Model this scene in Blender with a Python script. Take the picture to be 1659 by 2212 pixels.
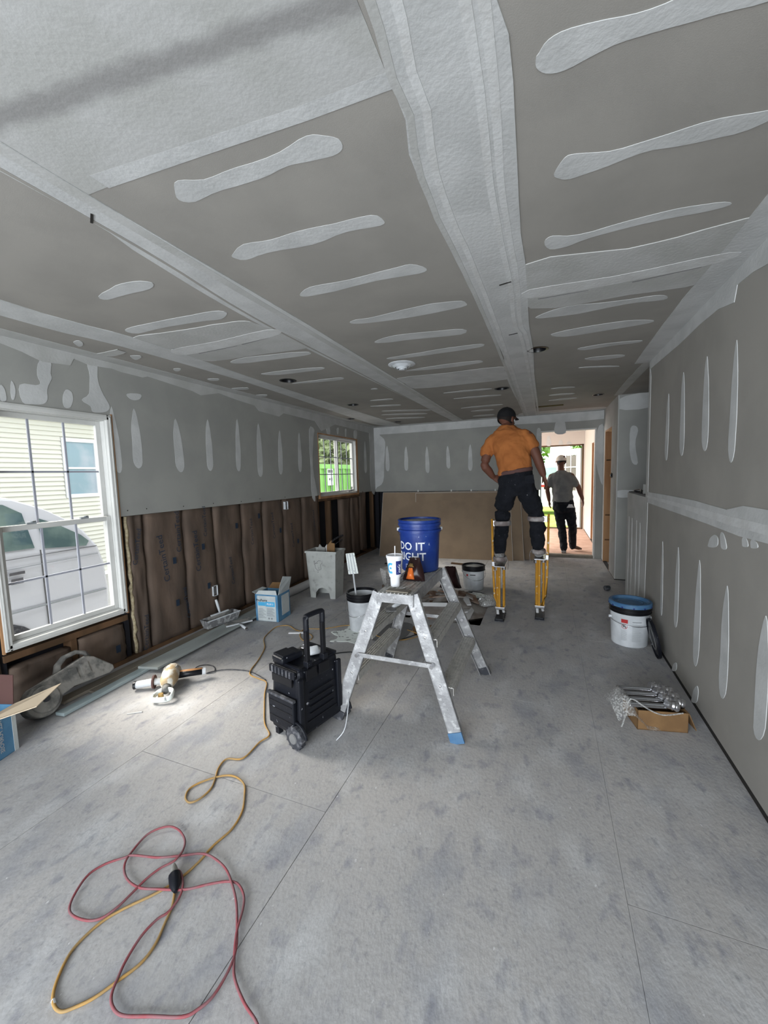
import bpy, bmesh, math, random
from mathutils import Vector, Matrix, noise
random.seed(7)
PI = math.pi
SC = bpy.context.scene
COL = SC.collection
for o in list(bpy.data.objects): bpy.data.objects.remove(o)

# ------------------------------------------------------------------ camera
cam = bpy.data.cameras.new('camera'); camo = bpy.data.objects.new('camera', cam); COL.objects.link(camo)
cam.sensor_fit = 'VERTICAL'; cam.sensor_height = 36.0; cam.lens = 863.314*36/2212
cam.clip_start = .02; cam.clip_end = 300
r_ = Vector((0.92673735, 0.37464053, -0.02832611)); u_ = Vector((-0.00787186, 0.09473875, 0.99547105)); f_ = Vector((-0.37562738, 0.92231721, -0.09074706))
mw = Matrix((r_, u_, -f_)).transposed().to_4x4(); mw.translation = Vector((0, 0, 1.487)); camo.matrix_world = mw
SC.camera = camo

# ------------------------------------------------------------------ sky, light, exposure
w = bpy.data.worlds.new('sky'); SC.world = w; w.use_nodes = True
wn = w.node_tree; bg = wn.nodes['Background']
bg.inputs[0].default_value = (.93, .97, 1.0, 1); bg.inputs[1].default_value = 2.6
def area(name, loc, rot, sx, sy, power, col, portal=False):
    l = bpy.data.lights.new(name, 'AREA'); l.shape = 'RECTANGLE'; l.size = sx; l.size_y = sy; l.energy = power; l.color = col
    if portal: l.cycles.is_portal = True
    o = bpy.data.objects.new(name, l); COL.objects.link(o); o.location = loc; o.rotation_euler = rot; return o
# area lamp added as fill to the daylight of the unseen rear opening
area('rear_daylight_fill', (-.9, -2.62, 1.15), (-PI/2, 0, PI), 3.4, 2.1, 270, (.86, .93, 1.0))
area('entry_side_fill', (-2.3, 9.4, 1.3), (0, -PI/2, 0), 2.0, 3.0, 130, (1.0, .93, .90))  # added lamp that brightens the entry room, set in a made-up side opening
area('daylight_portal_large', (-3.38, 1.77, 1.2), (0, -PI/2, 0), 1.6, .8, 1, (1, 1, 1), True)
area('daylight_portal_small', (-3.38, 5.97, 1.67), (0, -PI/2, 0), 1.0, 1.4, 1, (1, 1, 1), True)
area('daylight_portal_near', (-3.38, -1.0, 1.2), (0, -PI/2, 0), 1.6, 1.0, 1, (1, 1, 1), True)
sun = bpy.data.lights.new('sun', 'SUN'); sun.energy = 12.0; sun.angle = .6; sun.color = (1, .95, .86)   # hazy sun, high over the neighbour's roof
suno = bpy.data.objects.new('sun', sun); COL.objects.link(suno); suno.rotation_euler = Vector((-.74, -.06, .67)).to_track_quat('Z', 'Y').to_euler()
SC.view_settings.view_transform = 'Standard'; SC.view_settings.look = 'None'
SC.view_settings.exposure = 0.0; SC.view_settings.gamma = 1.0; SC.view_settings.use_curve_mapping = False

# ------------------------------------------------------------------ materials
def mat(name, col, rough=.8, col2=None, ns=8, lo=.4, hi=.6, bump=0, bs=40, metal=0, stretch=None, spec=.3, spots=None, coat=0):
    m = bpy.data.materials.new(name); m.use_nodes = True; nt = m.node_tree; b = nt.nodes['Principled BSDF']
    b.inputs['Base Color'].default_value = (*col, 1); b.inputs['Roughness'].default_value = rough; b.inputs['Metallic'].default_value = metal
    b.inputs['Specular IOR Level'].default_value = spec; b.inputs['Coat Weight'].default_value = coat
    tc = nt.nodes.new('ShaderNodeTexCoord'); mp = nt.nodes.new('ShaderNodeMapping'); nt.links.new(tc.outputs['Object'], mp.inputs[0])
    if stretch: mp.inputs['Scale'].default_value = stretch
    cur = None
    def ramp(src, a, c):
        r = nt.nodes.new('ShaderNodeMapRange'); r.inputs[1].default_value = a; r.inputs[2].default_value = c; nt.links.new(src, r.inputs[0]); return r.outputs[0]
    def noi(s, d=6):
        n = nt.nodes.new('ShaderNodeTexNoise'); n.inputs['Scale'].default_value = s; n.inputs['Detail'].default_value = d; nt.links.new(mp.outputs[0], n.inputs['Vector']); return n.outputs[0]
    def mixc(fac, a, c):
        x = nt.nodes.new('ShaderNodeMix'); x.data_type = 'RGBA'; nt.links.new(fac, x.inputs[0])
        if isinstance(a, tuple): x.inputs[6].default_value = (*a, 1)
        else: nt.links.new(a, x.inputs[6])
        if isinstance(c, tuple): x.inputs[7].default_value = (*c, 1)
        else: nt.links.new(c, x.inputs[7])
        return x.outputs[2]
    if col2: cur = mixc(ramp(noi(ns), lo, hi), col, col2)
    if spots:   # (colour, scale, lo, hi) : splashes with a shape of their own
        for (sc_, s, a, c) in spots: cur = mixc(ramp(noi(s, 8), a, c), cur if cur is not None else col, sc_)
    if cur is not None: nt.links.new(cur, b.inputs['Base Color'])
    if bump:
        bn = nt.nodes.new('ShaderNodeBump'); bn.inputs['Strength'].default_value = bump; bn.inputs['Distance'].default_value = .01
        nt.links.new(noi(bs), bn.inputs['Height']); nt.links.new(bn.outputs[0], b.inputs['Normal'])
    return m
def glassmat(name, tint=(1, 1, 1), refl=.06):
    m = bpy.data.materials.new(name); m.use_nodes = True; nt = m.node_tree; nt.nodes.clear()
    o = nt.nodes.new('ShaderNodeOutputMaterial'); t = nt.nodes.new('ShaderNodeBsdfTransparent'); g = nt.nodes.new('ShaderNodeBsdfGlossy'); x = nt.nodes.new('ShaderNodeMixShader')
    t.inputs[0].default_value = (*tint, 1); g.inputs['Roughness'].default_value = .03; x.inputs[0].default_value = refl
    nt.links.new(t.outputs[0], x.inputs[1]); nt.links.new(g.outputs[0], x.inputs[2]); nt.links.new(x.outputs[0], o.inputs[0]); return m
def filmmat(name):
    m = glassmat(name, (.9, .9, .9), .2); nt = m.node_tree; o = nt.nodes['Material Output']; x = o.inputs[0].links[0].from_node; d = nt.nodes.new('ShaderNodeBsdfDiffuse'); d.inputs[0].default_value = (.7, .7, .68, 1)
    y = nt.nodes.new('ShaderNodeMixShader'); n = nt.nodes.new('ShaderNodeTexNoise'); n.inputs['Scale'].default_value = 22; r = nt.nodes.new('ShaderNodeMapRange'); r.inputs[1].default_value = .4; r.inputs[2].default_value = .65; r.inputs[3].default_value = .12; r.inputs[4].default_value = .55
    nt.links.new(n.outputs[0], r.inputs[0]); nt.links.new(r.outputs[0], y.inputs[0]); nt.links.new(x.outputs[0], y.inputs[1]); nt.links.new(d.outputs[0], y.inputs[2]); nt.links.new(y.outputs[0], o.inputs[0]); return m
def near_skim():
    m = mat('thin_skim_near', (.39, .39, .375), .85, (.43, .43, .42), 5, bump=.12, bs=60); nt = m.node_tree; b = nt.nodes['Principled BSDF']
    src = b.inputs['Base Color'].links[0].from_socket; tc = nt.nodes.new('ShaderNodeTexCoord'); sep = nt.nodes.new('ShaderNodeSeparateXYZ'); nt.links.new(tc.outputs['Object'], sep.inputs[0])
    def mt(op, a, c=None):
        n = nt.nodes.new('ShaderNodeMath'); n.operation = op
        for i, v in enumerate((a, c)):
            if v is None: continue
            if isinstance(v, (int, float)): n.inputs[i].default_value = v
            else: nt.links.new(v, n.inputs[i])
        return n.outputs[0]
    ns = nt.nodes.new('ShaderNodeTexNoise'); ns.inputs['Scale'].default_value = 9; ns.inputs['Detail'].default_value = 8; nt.links.new(tc.outputs['Object'], ns.inputs['Vector'])
    # streak left bare between two trowel passes, running across the boards
    d = mt('ADD', mt('SUBTRACT', sep.outputs[1], mt('MULTIPLY', sep.outputs[0], .14)), mt('MULTIPLY', mt('SUBTRACT', ns.outputs[0], .5), .05))
    f = nt.nodes.new('ShaderNodeMapRange'); f.interpolation_type = 'SMOOTHSTEP'; f.inputs[1].default_value = .048; f.inputs[2].default_value = .008; nt.links.new(mt('ABSOLUTE', mt('SUBTRACT', d, .865)), f.inputs[0])
    x = nt.nodes.new('ShaderNodeMix'); x.data_type = 'RGBA'; nt.links.new(mt('MULTIPLY', f.outputs[0], .85), x.inputs[0]); nt.links.new(src, x.inputs[6]); x.inputs[7].default_value = (.235, .23, .225, 1)
    nt.links.new(x.outputs[2], b.inputs['Base Color']); return m
M = dict(
 skim=near_skim(),
 paper=mat('drywall_paper', (.305, .29, .265), .9, (.275, .262, .24), 3, bump=.05, bs=300),
 paperw=mat('drywall_paper_wall', (.30, .30, .28), .9, (.27, .27, .255), 3, bump=.05, bs=300),
 mud=mat('joint_compound', (.50, .505, .50), .85, (.44, .445, .44), 6, bump=.15, bs=60),
 mud2=mat('joint_compound_thin', (.39, .39, .375), .85, (.44, .44, .43), 5, bump=.12, bs=60),
 mud3=mat('joint_compound_ridge', (.55, .555, .55), .85, (.5, .5, .49), 9, bump=.15, bs=60),
 floor=mat('dusty_subfloor', (.435, .42, .41), .8, (.365, .36, .36), 1.6, .3, .7, bump=.2, bs=75, stretch=(1, .6, 1),
           spots=[((.48, .48, .485), 6, .5, .72), ((.27, .28, .31), 4.5, .52, .78), ((.235, .24, .27), 15, .56, .76), ((.62, .62, .62), 60, .69, .73), ((.28, .28, .29), 48, .55, .80), ((.23, .23, .24), 120, .60, .85)]),
 dark=mat('black_sheathing', (.012, .012, .016), .9), void=mat('dark_void', (.02, .018, .016), .95),
 kraft=mat('kraft_paper', (.125, .088, .066), .8, (.085, .062, .048), 5, bump=.5, bs=14, stretch=(1, 1, .35)),
 fiber=mat('glass_wool', (.42, .36, .24), .95, (.3, .24, .15), 40, bump=.8, bs=120),
 ink=mat('blue_print', (.015, .028, .05), .8), pine=mat('raw_pine', (.42, .24, .12), .7, (.30, .15, .07), 6, stretch=(1, 1, .12), bump=.1),
 pined=mat('old_stud_wood', (.13, .07, .035), .8, (.07, .04, .02), 6, stretch=(1, 1, .15)),
 vinyl=mat('white_vinyl', (.56, .56, .54), .45, (.50, .50, .48), 4), muntin=mat('grille_bar', (.32, .33, .38), .5),
 glass=glassmat('window_glass'), boardbk=mat('gypsum_board_back', (.25, .185, .125), .85, (.22, .16, .11), 4, bump=.05),
 gypw=mat('gypsum_edge', (.6, .6, .58), .85), black=mat('black_plastic', (.006, .007, .011), .45, bump=.1, spots=[((.35, .36, .4), 38, .69, .72)]),
 blackc=mat('black_clean', (.008, .008, .01), .35), rubber=mat('dusty_rubber', (.04, .042, .05), .7, (.15, .15, .16), 30, .5, .7),
 alu=mat('aluminium_with_compound', (.37, .37, .375), .45, (.26, .26, .265), 11, metal=.3, bump=.15, bs=90, spots=[((.56, .56, .56), 30, .54, .70), ((.2, .2, .2), 60, .64, .72)]),
 aluw=mat('aluminium_tread', (.50, .49, .46), .5, (.40, .39, .37), 30, metal=.15, bump=.3, bs=120, spots=[((.54, .53, .49), 40, .5, .65)]),
 steel=mat('bright_steel', (.6, .6, .62), .25, metal=1), blue=mat('blue_bucket', (.010, .032, .19), .35, (.02, .05, .22), 12, bump=.1, spots=[((.3, .36, .5), 45, .70, .74)]),
 bluel=mat('light_blue_lid', (.045, .125, .25), .5, (.08, .17, .29), 12), white=mat('white_plastic', (.62, .64, .66), .4, (.5, .52, .54), 8),
 printw=mat('white_print', (.72, .75, .8), .6), red=mat('red_print', (.4, .03, .03), .6), grey=mat('grey_print', (.22, .24, .25), .7), lgrey=mat('pale_grey_print', (.4, .42, .43), .7),
 cup=mat('foam_cup', (.82, .82, .84), .5), cyan=mat('cyan_print', (.07, .38, .65), .5), navy=mat('navy_print', (.02, .03, .16), .5),
 foil=mat('crisp_bag_black', (.02, .008, .008), .3), stripe=mat('muted_orange', (.45, .22, .09), .5), orange=mat('crisp_bag_orange', (.7, .16, .03), .3), yel=mat('yellow_cord', (.42, .24, .07), .65, (.32, .21, .09), 14), redc=mat('red_cord', (.25, .065, .075), .7, (.22, .10, .11), 20),
 stilt=mat('ochre_painted_metal', (.55, .27, .03), .4, (.45, .22, .03), 10, spots=[((.6, .58, .5), 24, .62, .66)]),
 strap=mat('taped_strap', (.17, .14, .135), .6, (.34, .32, .31), 14), shirt=mat('orange_shirt', (.36, .125, .033), .9, (.30, .10, .026), 6, bump=.2, bs=16),
 skin=mat('skin', (.12, .048, .030), .6), jeans=mat('black_jeans', (.004, .005, .008), .95, (.008, .009, .013), 14, spots=[((.3, .3, .32), 42, .71, .74)]),
 hair=mat('dark_hair', (.01, .007, .006), .8), cap=mat('black_cap', (.006, .006, .007), .9), capw=mat('cream_cap', (.62, .55, .48), .9),
 shirtg=mat('grey_shirt', (.16, .16, .155), .95, (.13, .13, .13), 9, bump=.2, bs=18), shoe=mat('worn_shoe', (.12, .11, .10), .8, (.3, .3, .3), 20), boot=mat('brown_boot', (.08, .045, .03), .7),
 tub=mat('grey_white_tub', (.42, .43, .41), .7, (.36, .37, .35), 8, bump=.2, spots=[((.28, .28, .27), 16, .58, .7)]), cbox=mat('blue_carton', (.07, .19, .33), .7, (.10, .24, .38), 8), cboxw=mat('white_carton', (.52, .56, .56), .7, (.44, .48, .49), 9),
 cream=mat('carton_inside', (.62, .50, .36), .8), brown=mat('brown_carton', (.21, .12, .052), .8, (.17, .095, .042), 10), brownd=mat('dark_red_brown_card', (.09, .045, .04), .8),
 dustg=mat('dusty_grey_tool', (.27, .26, .24), .85, (.12, .12, .115), 12, .45, .6, bump=.4, bs=50), boardg=mat('painted_board', (.33, .36, .35), .7, (.27, .29, .28), 7, stretch=(1, .3, 1)), boardt=mat('primed_trim_board', (.34, .40, .41), .6, (.28, .34, .35), 10, stretch=(1, .3, 1)),
 woodg=mat('weathered_wood', (.24, .21, .17), .8, (.17, .15, .12), 6, stretch=(1, .2, 1)), pan=mat('mud_pan_metal', (.20, .20, .205), .5, (.42, .42, .42), 26, .5, .6, metal=.2), 
 yb=mat('tan_tool', (.42, .31, .18), .6, (.60, .58, .52), 18, .45, .55), 
 lime=mat('lime_container', (.26, .56, .15), .5, (.30, .60, .18), 3), siding=mat('cream_siding', (.70, .70, .63), .7), trimw=mat('white_trim', (.8, .82, .82), .6),
 van=mat('white_van_paint', (.80, .81, .84), .35), vglass=mat('van_glass', (.10, .16, .16), .1, (.25, .34, .30), 2.5), hglass=mat('house_glass', (.28, .40, .46), .1, (.45, .50, .56), 1.6), grass=mat('grass', (.28, .42, .06), .95, (.38, .50, .10), 3),
 leaf=mat('leaf', (.13, .26, .06), .8, (.22, .36, .12), 2), moss=mat('pale_leaf', (.22, .28, .13), .8, (.38, .42, .26), 2), bark=mat('bark', (.22, .19, .13), .9, (.34, .36, .24), 9),
 osb=mat('entry_wood_floor', (.45, .30, .23), .8, (.38, .24, .18), 6), entryw=mat('entry_wallboard', (.58, .53, .49), .9), doorw=mat('white_door', (.40, .40, .42), .5), doorg=mat('door_pane', (.13, .12, .11), .2), scrap=mat('plaster_scrap', (.34, .32, .30), .9, (.20, .17, .15), 7), scrapb=mat('brown_scrap', (.15, .085, .055), .85, (.25, .19, .15), 9), scrapw=mat('white_scrap', (.55, .55, .55), .8),
 puddle=mat('white_spill', (.74, .78, .74), .35, spots=[((.25, .26, .25), 26, .58, .62)]), poly=filmmat('clear_film'), grunge=mat('smudge_grey', (.16, .16, .16), .9), osbv=mat('vent_throat', (.10, .075, .03), .9), brass=mat('old_brass', (.45, .3, .12), .4, metal=.8),
 tent=mat('white_truck', (.85, .85, .95), .6), gravel=mat('driveway', (.42, .41, .39), .95, (.5, .49, .47), 20),
)

# ------------------------------------------------------------------ geometry helpers
def setp(o, label=None, cat=None, group=None, kind=None):
    if label: o['label'] = label
    if cat: o['category'] = cat
    if group: o['group'] = group
    if kind: o['kind'] = kind
    return o
def thing(name, label, cat, loc=(0, 0, 0), rz=0, group=None):
    o = bpy.data.objects.new(name, None); COL.objects.link(o); o.location = loc; o.rotation_euler = (0, 0, rz); o.empty_display_size = .05
    return setp(o, label, cat, group)
def frame(d, up=Vector((0, 0, 1))):
    d = d.normalized()
    if abs(d.dot(up)) > .98: up = Vector((1, 0, 0))
    a = d.cross(up).normalized(); return a, d.cross(a).normalized()
class MB:
    def __init__(s): s.bm = bmesh.new()
    def box(s, c, d, rz=0, rx=0, ry=0, taper=None):
        h = [x/2 for x in d]; R = Matrix.Rotation(rz, 3, 'Z') @ Matrix.Rotation(ry, 3, 'Y') @ Matrix.Rotation(rx, 3, 'X'); vs = []
        for z in (-1, 1):
            for x, y in ((-1, -1), (1, -1), (1, 1), (-1, 1)):
                t = taper if (taper and z > 0) else 1
                vs.append(s.bm.verts.new(Vector(c) + R @ Vector((x*h[0]*t, y*h[1]*t, z*h[2]))))
        for f in ((3, 2, 1, 0), (4, 5, 6, 7), (0, 1, 5, 4), (1, 2, 6, 5), (2, 3, 7, 6), (3, 0, 4, 7)): s.bm.faces.new([vs[i] for i in f])
        return s
    def b2(s, x0, x1, y0, y1, z0, z1): return s.box(((x0+x1)/2, (y0+y1)/2, (z0+z1)/2), (x1-x0, y1-y0, z1-z0))
    def prism(s, P, off):           # planar 3D polygon P pushed along off
        off = Vector(off); a = [s.bm.verts.new(Vector(p)) for p in P]; b = [s.bm.verts.new(Vector(p)+off) for p in P]; n = len(P)
        s.bm.faces.new(a); s.bm.faces.new(b[::-1])
        for i in range(n): s.bm.faces.new([a[i], b[i], b[(i+1) % n], a[(i+1) % n]])
        return s
    def ring(s, c, a, b, ra, rb, n): return [s.bm.verts.new(c + a*ra*math.cos(2*PI*i/n) + b*rb*math.sin(2*PI*i/n)) for i in range(n)]
    def skinr(s, rings, caps=True, close=False):
        n = len(rings[0]); k = len(rings)
        for j in range(k if close else k-1):
            A, B = rings[j], rings[(j+1) % k]
            for i in range(n): s.bm.faces.new([A[i], A[(i+1) % n], B[(i+1) % n], B[i]])
        if caps and not close: s.bm.faces.new(rings[0][::-1]); s.bm.faces.new(rings[-1])
        return s
    def tube(s, pts, r, n=8, flat=1.0, caps=True, close=False, up=Vector((0, 0, 1))):
        P = [Vector(p) for p in pts]; R = r if isinstance(r, (list, tuple)) else [r]*len(P); rs = []
        for i, p in enumerate(P):
            d = (P[(i+1) % len(P)] - P[i-1]) if close else (P[min(i+1, len(P)-1)] - P[max(i-1, 0)])
            if d.length < 1e-9: d = Vector((0, 0, 1))
            a, b = frame(d, up); rs.append(s.ring(p, a, b, R[i], R[i]*flat, n))
        return s.skinr(rs, caps, close)
    def cyl(s, p0, p1, r0, r1=None, n=20): return s.tube([p0, p1], [r0, r0 if r1 is None else r1], n)
    def lathe(s, prof, c=(0, 0, 0), n=32, M3=None, caps=True):
        c = Vector(c); M3 = M3 or Matrix.Identity(3); rs = []
        for (r, z) in prof: rs.append([s.bm.verts.new(c + M3 @ Vector((r*math.cos(2*PI*i/n), r*math.sin(2*PI*i/n), z))) for i in range(n)])
        return s.skinr(rs, caps)
    def sph(s, c, r, seg=10, sc=(1, 1, 1), rot=None):
        m = Matrix.Translation(c) @ ((rot or Matrix.Identity(3)).to_4x4()) @ Matrix.Diagonal((*sc, 1)); bmesh.ops.create_uvsphere(s.bm, u_segments=seg, v_segments=max(5, seg*2//3), radius=r, matrix=m); return s
    def raw(s, V, F):
        vs = [s.bm.verts.new(v) for v in V]
        for f in F:
            try: s.bm.faces.new([vs[i] for i in f])
            except ValueError: pass
        return s
    def build(s, name, m, parent=None, smooth=False, bev=0, world=True, seg=2, mods=None):
        me = bpy.data.meshes.new(name); bmesh.ops.recalc_face_normals(s.bm, faces=s.bm.faces[:])
        if parent is not None and world:
            p = parent
            L = Matrix.Identity(4)
            while p is not None: L = (Matrix.Translation(p.location) @ p.rotation_euler.to_matrix().to_4x4()) @ L; p = p.parent
            bmesh.ops.transform(s.bm, matrix=L.inverted(), verts=s.bm.verts[:])
        s.bm.to_mesh(me); s.bm.free()
        for mm in (m if isinstance(m, (list, tuple)) else [m]): me.materials.append(M[mm])
        if smooth:
            me.shade_smooth()
            if smooth != 'full': me.set_sharp_from_angle(angle=math.radians(38))
        o = bpy.data.objects.new(name, me); COL.objects.link(o)
        if parent is not None: o.parent = parent
        if bev:
            b = o.modifiers.new('bevel', 'BEVEL'); b.width = bev; b.segments = seg; b.limit_method = 'ANGLE'; b.angle_limit = math.radians(40)
        return o
def struct(name, mb, m, **k): return setp(mb.build(name, m, **k), kind='structure')
def spline(P, k=4, close=True):
    P = [Vector(p) for p in P]; n = len(P); out = []
    for i in range(n if close else n-1):
        g = lambda j: P[j % n] if close else P[min(max(j, 0), n-1)]
        a, b, c, d = g(i-1), g(i), g(i+1), g(i+2)
        for t in range(k):
            t /= k; out.append(.5*((2*b) + (c-a)*t + (2*a-5*b+4*c-d)*t*t + (3*b-a-3*c+d)*t**3))
    if not close: out.append(P[-1])
    return out
def wob(P, amp, f=9):
    return [p + Vector((noise.noise(Vector((p.x*f, p.y*f, 3))), noise.noise(Vector((p.x*f, p.y*f, 9))), 0))*amp for p in (Vector((q[0], q[1], 0)) for q in P)]
FONT = None
def textmesh(s, size=1.0, align='CENTER', bold=0.0):
    c = bpy.data.curves.new('t', 'FONT'); c.body = s; c.size = size; c.align_x = align; c.align_y = 'CENTER'; c.offset = bold; c.resolution_u = 2
    o = bpy.data.objects.new('t', c); COL.objects.link(o); dg = bpy.context.evaluated_depsgraph_get()
    me = bpy.data.meshes.new_from_object(o.evaluated_get(dg)); V = [v.co.copy() for v in me.vertices]; F = [tuple(p.vertices) for p in me.polygons]
    bpy.data.objects.remove(o); bpy.data.meshes.remove(me); bpy.data.curves.remove(c); return V, F
def rectmesh(x0, x1, y0, y1, n=6):
    V = [Vector((x0+(x1-x0)*i/n, y, 0)) for y in (y0, y1) for i in range(n+1)]; return V, [(i, i+1, n+2+i, n+1+i) for i in range(n)]
def on_cyl(V, c, r, ang, z, e=.0012):   # wrap flat print round a vertical cylinder; r may depend on height
    out = []
    for v in V:
        rr = (r(z+v.y) if callable(r) else r) + e; a = ang + v.x/rr; out.append(Vector((c[0]+rr*math.cos(a), c[1]+rr*math.sin(a), c[2]+z+v.y)))
    return out
def on_plane(V, o, ux, uy, e=.001):
    ux = Vector(ux); uy = Vector(uy); n = ux.cross(uy).normalized(); return [Vector(o) + ux*v.x + uy*v.y + n*e for v in V]
CEIL=[[(-1.093,1.029),(-1.014,1.054),(-0.886,1.061),(-0.734,1.066),(-0.63,1.054),(-0.585,1.069),(-0.552,1.097),(-0.559,1.127),(-0.597,1.138),(-0.669,1.129),(-0.743,1.12),(-0.854,1.126),(-0.994,1.117),(-1.122,1.121),(-1.168,1.094),(-1.138,1.052)],[(-1.243,1.428),(-1.151,1.387),(-1.029,1.408),(-0.899,1.411),(-0.747,1.425),(-0.603,1.437),(-0.573,1.486),(-0.599,1.508),(-0.733,1.488),(-0.896,1.506),(-1.099,1.479),(-1.223,1.486),(-1.256,1.453)],[(-1.198,1.866),(-1.107,1.817),(-0.897,1.834),(-0.678,1.831),(-0.582,1.829),(-0.522,1.896),(-0.571,1.924),(-0.778,1.901),(-1.02,1.916),(-1.174,1.895)],[(-1.139,2.318),(-1.081,2.297),(-0.993,2.308),(-0.692,2.279),(-0.472,2.305),(-0.427,2.353),(-0.464,2.397),(-0.734,2.413),(-1.026,2.382),(-1.123,2.351)],[(-1.146,2.718),(-0.978,2.665),(-0.727,2.703),(-0.521,2.759),(-0.554,2.849),(-0.855,2.801),(-1.089,2.77)],[(-1.217,3.138),(-1.032,3.122),(-0.692,3.103),(-0.454,3.129),(-0.482,3.199),(-0.79,3.207),(-1.137,3.195)],[(-1.186,3.578),(-0.917,3.547),(-0.672,3.547),(-0.528,3.576),(-0.55,3.644),(-0.862,3.663),(-1.154,3.614)],[(-1.372,3.813),(-0.905,3.843),(-0.397,3.859),(-0.371,4.018),(-0.352,4.288),(-0.371,4.408),(-0.838,4.409),(-1.351,4.352),(-1.375,4.06)],[(-0.03,1.11),(-0.028,1.086),(-0.021,1.077),(0.0,1.054),(0.045,1.048),(0.142,1.069),(0.22,1.075),(0.283,1.075),(0.411,1.104),(0.45,1.143),(0.416,1.156),(0.325,1.146),(0.272,1.143),(0.161,1.124),(0.092,1.132),(0.028,1.142),(-0.01,1.133)],[(0.02,1.496),(0.046,1.435),(0.08,1.432),(0.164,1.468),(0.279,1.465),(0.397,1.463),(0.512,1.476),(0.606,1.502),(0.613,1.529),(0.564,1.529),(0.493,1.546),(0.356,1.528),(0.257,1.514),(0.13,1.534),(0.065,1.543),(0.034,1.524)],[(-0.015,1.9),(0.016,1.862),(0.11,1.901),(0.284,1.883),(0.443,1.876),(0.563,1.898),(0.617,1.928),(0.578,1.946),(0.459,1.939),(0.292,1.93),(0.16,1.942),(0.067,1.979),(0.007,1.968)],[(-0.058,2.746),(0.094,2.665),(0.357,2.71),(0.541,2.721),(0.615,2.764),(0.609,2.814),(0.43,2.783),(0.17,2.815),(-0.03,2.795)],[(0.022,3.14),(0.194,3.088),(0.464,3.087),(0.616,3.146),(0.615,3.207),(0.348,3.233),(0.115,3.239)],[(0.228,3.589),(0.416,3.562),(0.627,3.588),(0.643,3.642),(0.458,3.645),(0.273,3.665)],[(0.295,3.948),(0.426,3.926),(0.585,3.965),(0.59,4.042),(0.405,4.052)],[(-2.126,1.439),(-1.943,1.406),(-1.826,1.413),(-1.758,1.453),(-1.822,1.49),(-1.996,1.488),(-2.124,1.483)],[(-2.462,1.815),(-2.345,1.79),(-1.995,1.809),(-1.758,1.826),(-1.698,1.883),(-1.798,1.936),(-1.957,1.903),(-2.267,1.879),(-2.433,1.883)],[(-2.385,2.637),(-2.194,2.599),(-1.815,2.655),(-1.68,2.707),(-1.748,2.766),(-2.088,2.737),(-2.334,2.708)],[(-2.409,3.051),(-2.102,3.061),(-1.82,3.121),(-1.879,3.181),(-2.289,3.153)],[(-2.383,3.498),(-2.019,3.496),(-1.838,3.525),(-1.89,3.599),(-2.187,3.563)],[(-2.955,1.799),(-2.891,1.797),(-2.898,1.828),(-2.97,1.869),(-3.017,1.871)],[(-2.916,2.169),(-2.845,2.206),(-2.893,2.245),(-2.974,2.256)],[(-2.939,2.569),(-2.883,2.599),(-2.95,2.645),(-2.982,2.628)],[(-2.955,2.96),(-2.867,3.008),(-2.927,3.056),(-2.99,3.021)],[(-3.041,3.371),(-2.891,3.432),(-2.958,3.493),(-3.067,3.431)],[(-3.057,3.773),(-2.946,3.809),(-3.02,3.883),(-3.096,3.839)],[(-1.137,4.762),(-0.96,4.741),(-0.687,4.762),(-0.585,4.804),(-0.697,4.83),(-0.974,4.81)],[(-1.104,5.186),(-0.919,5.164),(-0.633,5.195),(-0.525,5.247),(-0.643,5.275),(-0.934,5.246)],[(-1.164,5.987),(-0.973,5.932),(-0.681,5.931),(-0.573,5.983),(-0.693,6.037),(-0.991,6.04)],[(-1.089,6.357),(-0.978,6.311),(-0.811,6.333),(-0.752,6.402),(-0.827,6.454),(-0.997,6.432)],[(-1.155,6.919),(-1.037,6.857),(-0.863,6.873),(-0.802,6.95),(-0.881,7.016),(-1.059,7.001)],[(0.038,5.159),(0.117,5.136),(0.247,5.159),(0.301,5.204),(0.251,5.233),(0.119,5.21)],[(0.02,5.591),(0.112,5.561),(0.264,5.583),(0.327,5.634),(0.268,5.67),(0.114,5.648)],[(0.022,6.007),(0.128,5.95),(0.3,5.939),(0.37,5.983),(0.305,6.037),(0.13,6.05)],[(0.275,4.249),(0.376,4.264),(0.547,4.33),(0.618,4.381),(0.553,4.38),(0.381,4.314)],[(-1.808,4.141),(-1.77,4.118),(-1.728,4.125),(-1.723,4.156),(-1.752,4.182),(-1.795,4.174)],[(-2.08,4.753),(-1.977,4.733),(-1.834,4.76),(-1.791,4.808),(-1.863,4.835),(-2.008,4.807)],[(-2.249,5.134),(-2.111,5.128),(-1.913,5.189),(-1.85,5.257),(-1.946,5.278),(-2.147,5.216)],[(-2.269,5.594),(-2.043,5.641),(-1.701,5.806),(-1.577,5.926),(-1.733,5.914),(-2.082,5.746)],[(-2.41,5.938),(-2.188,5.96),(-1.859,6.092),(-1.744,6.205),(-1.896,6.212),(-2.232,6.077)],[(-2.515,6.363),(-2.302,6.366),(-1.992,6.48),(-1.888,6.594),(-2.034,6.616),(-2.351,6.5)]]
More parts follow.
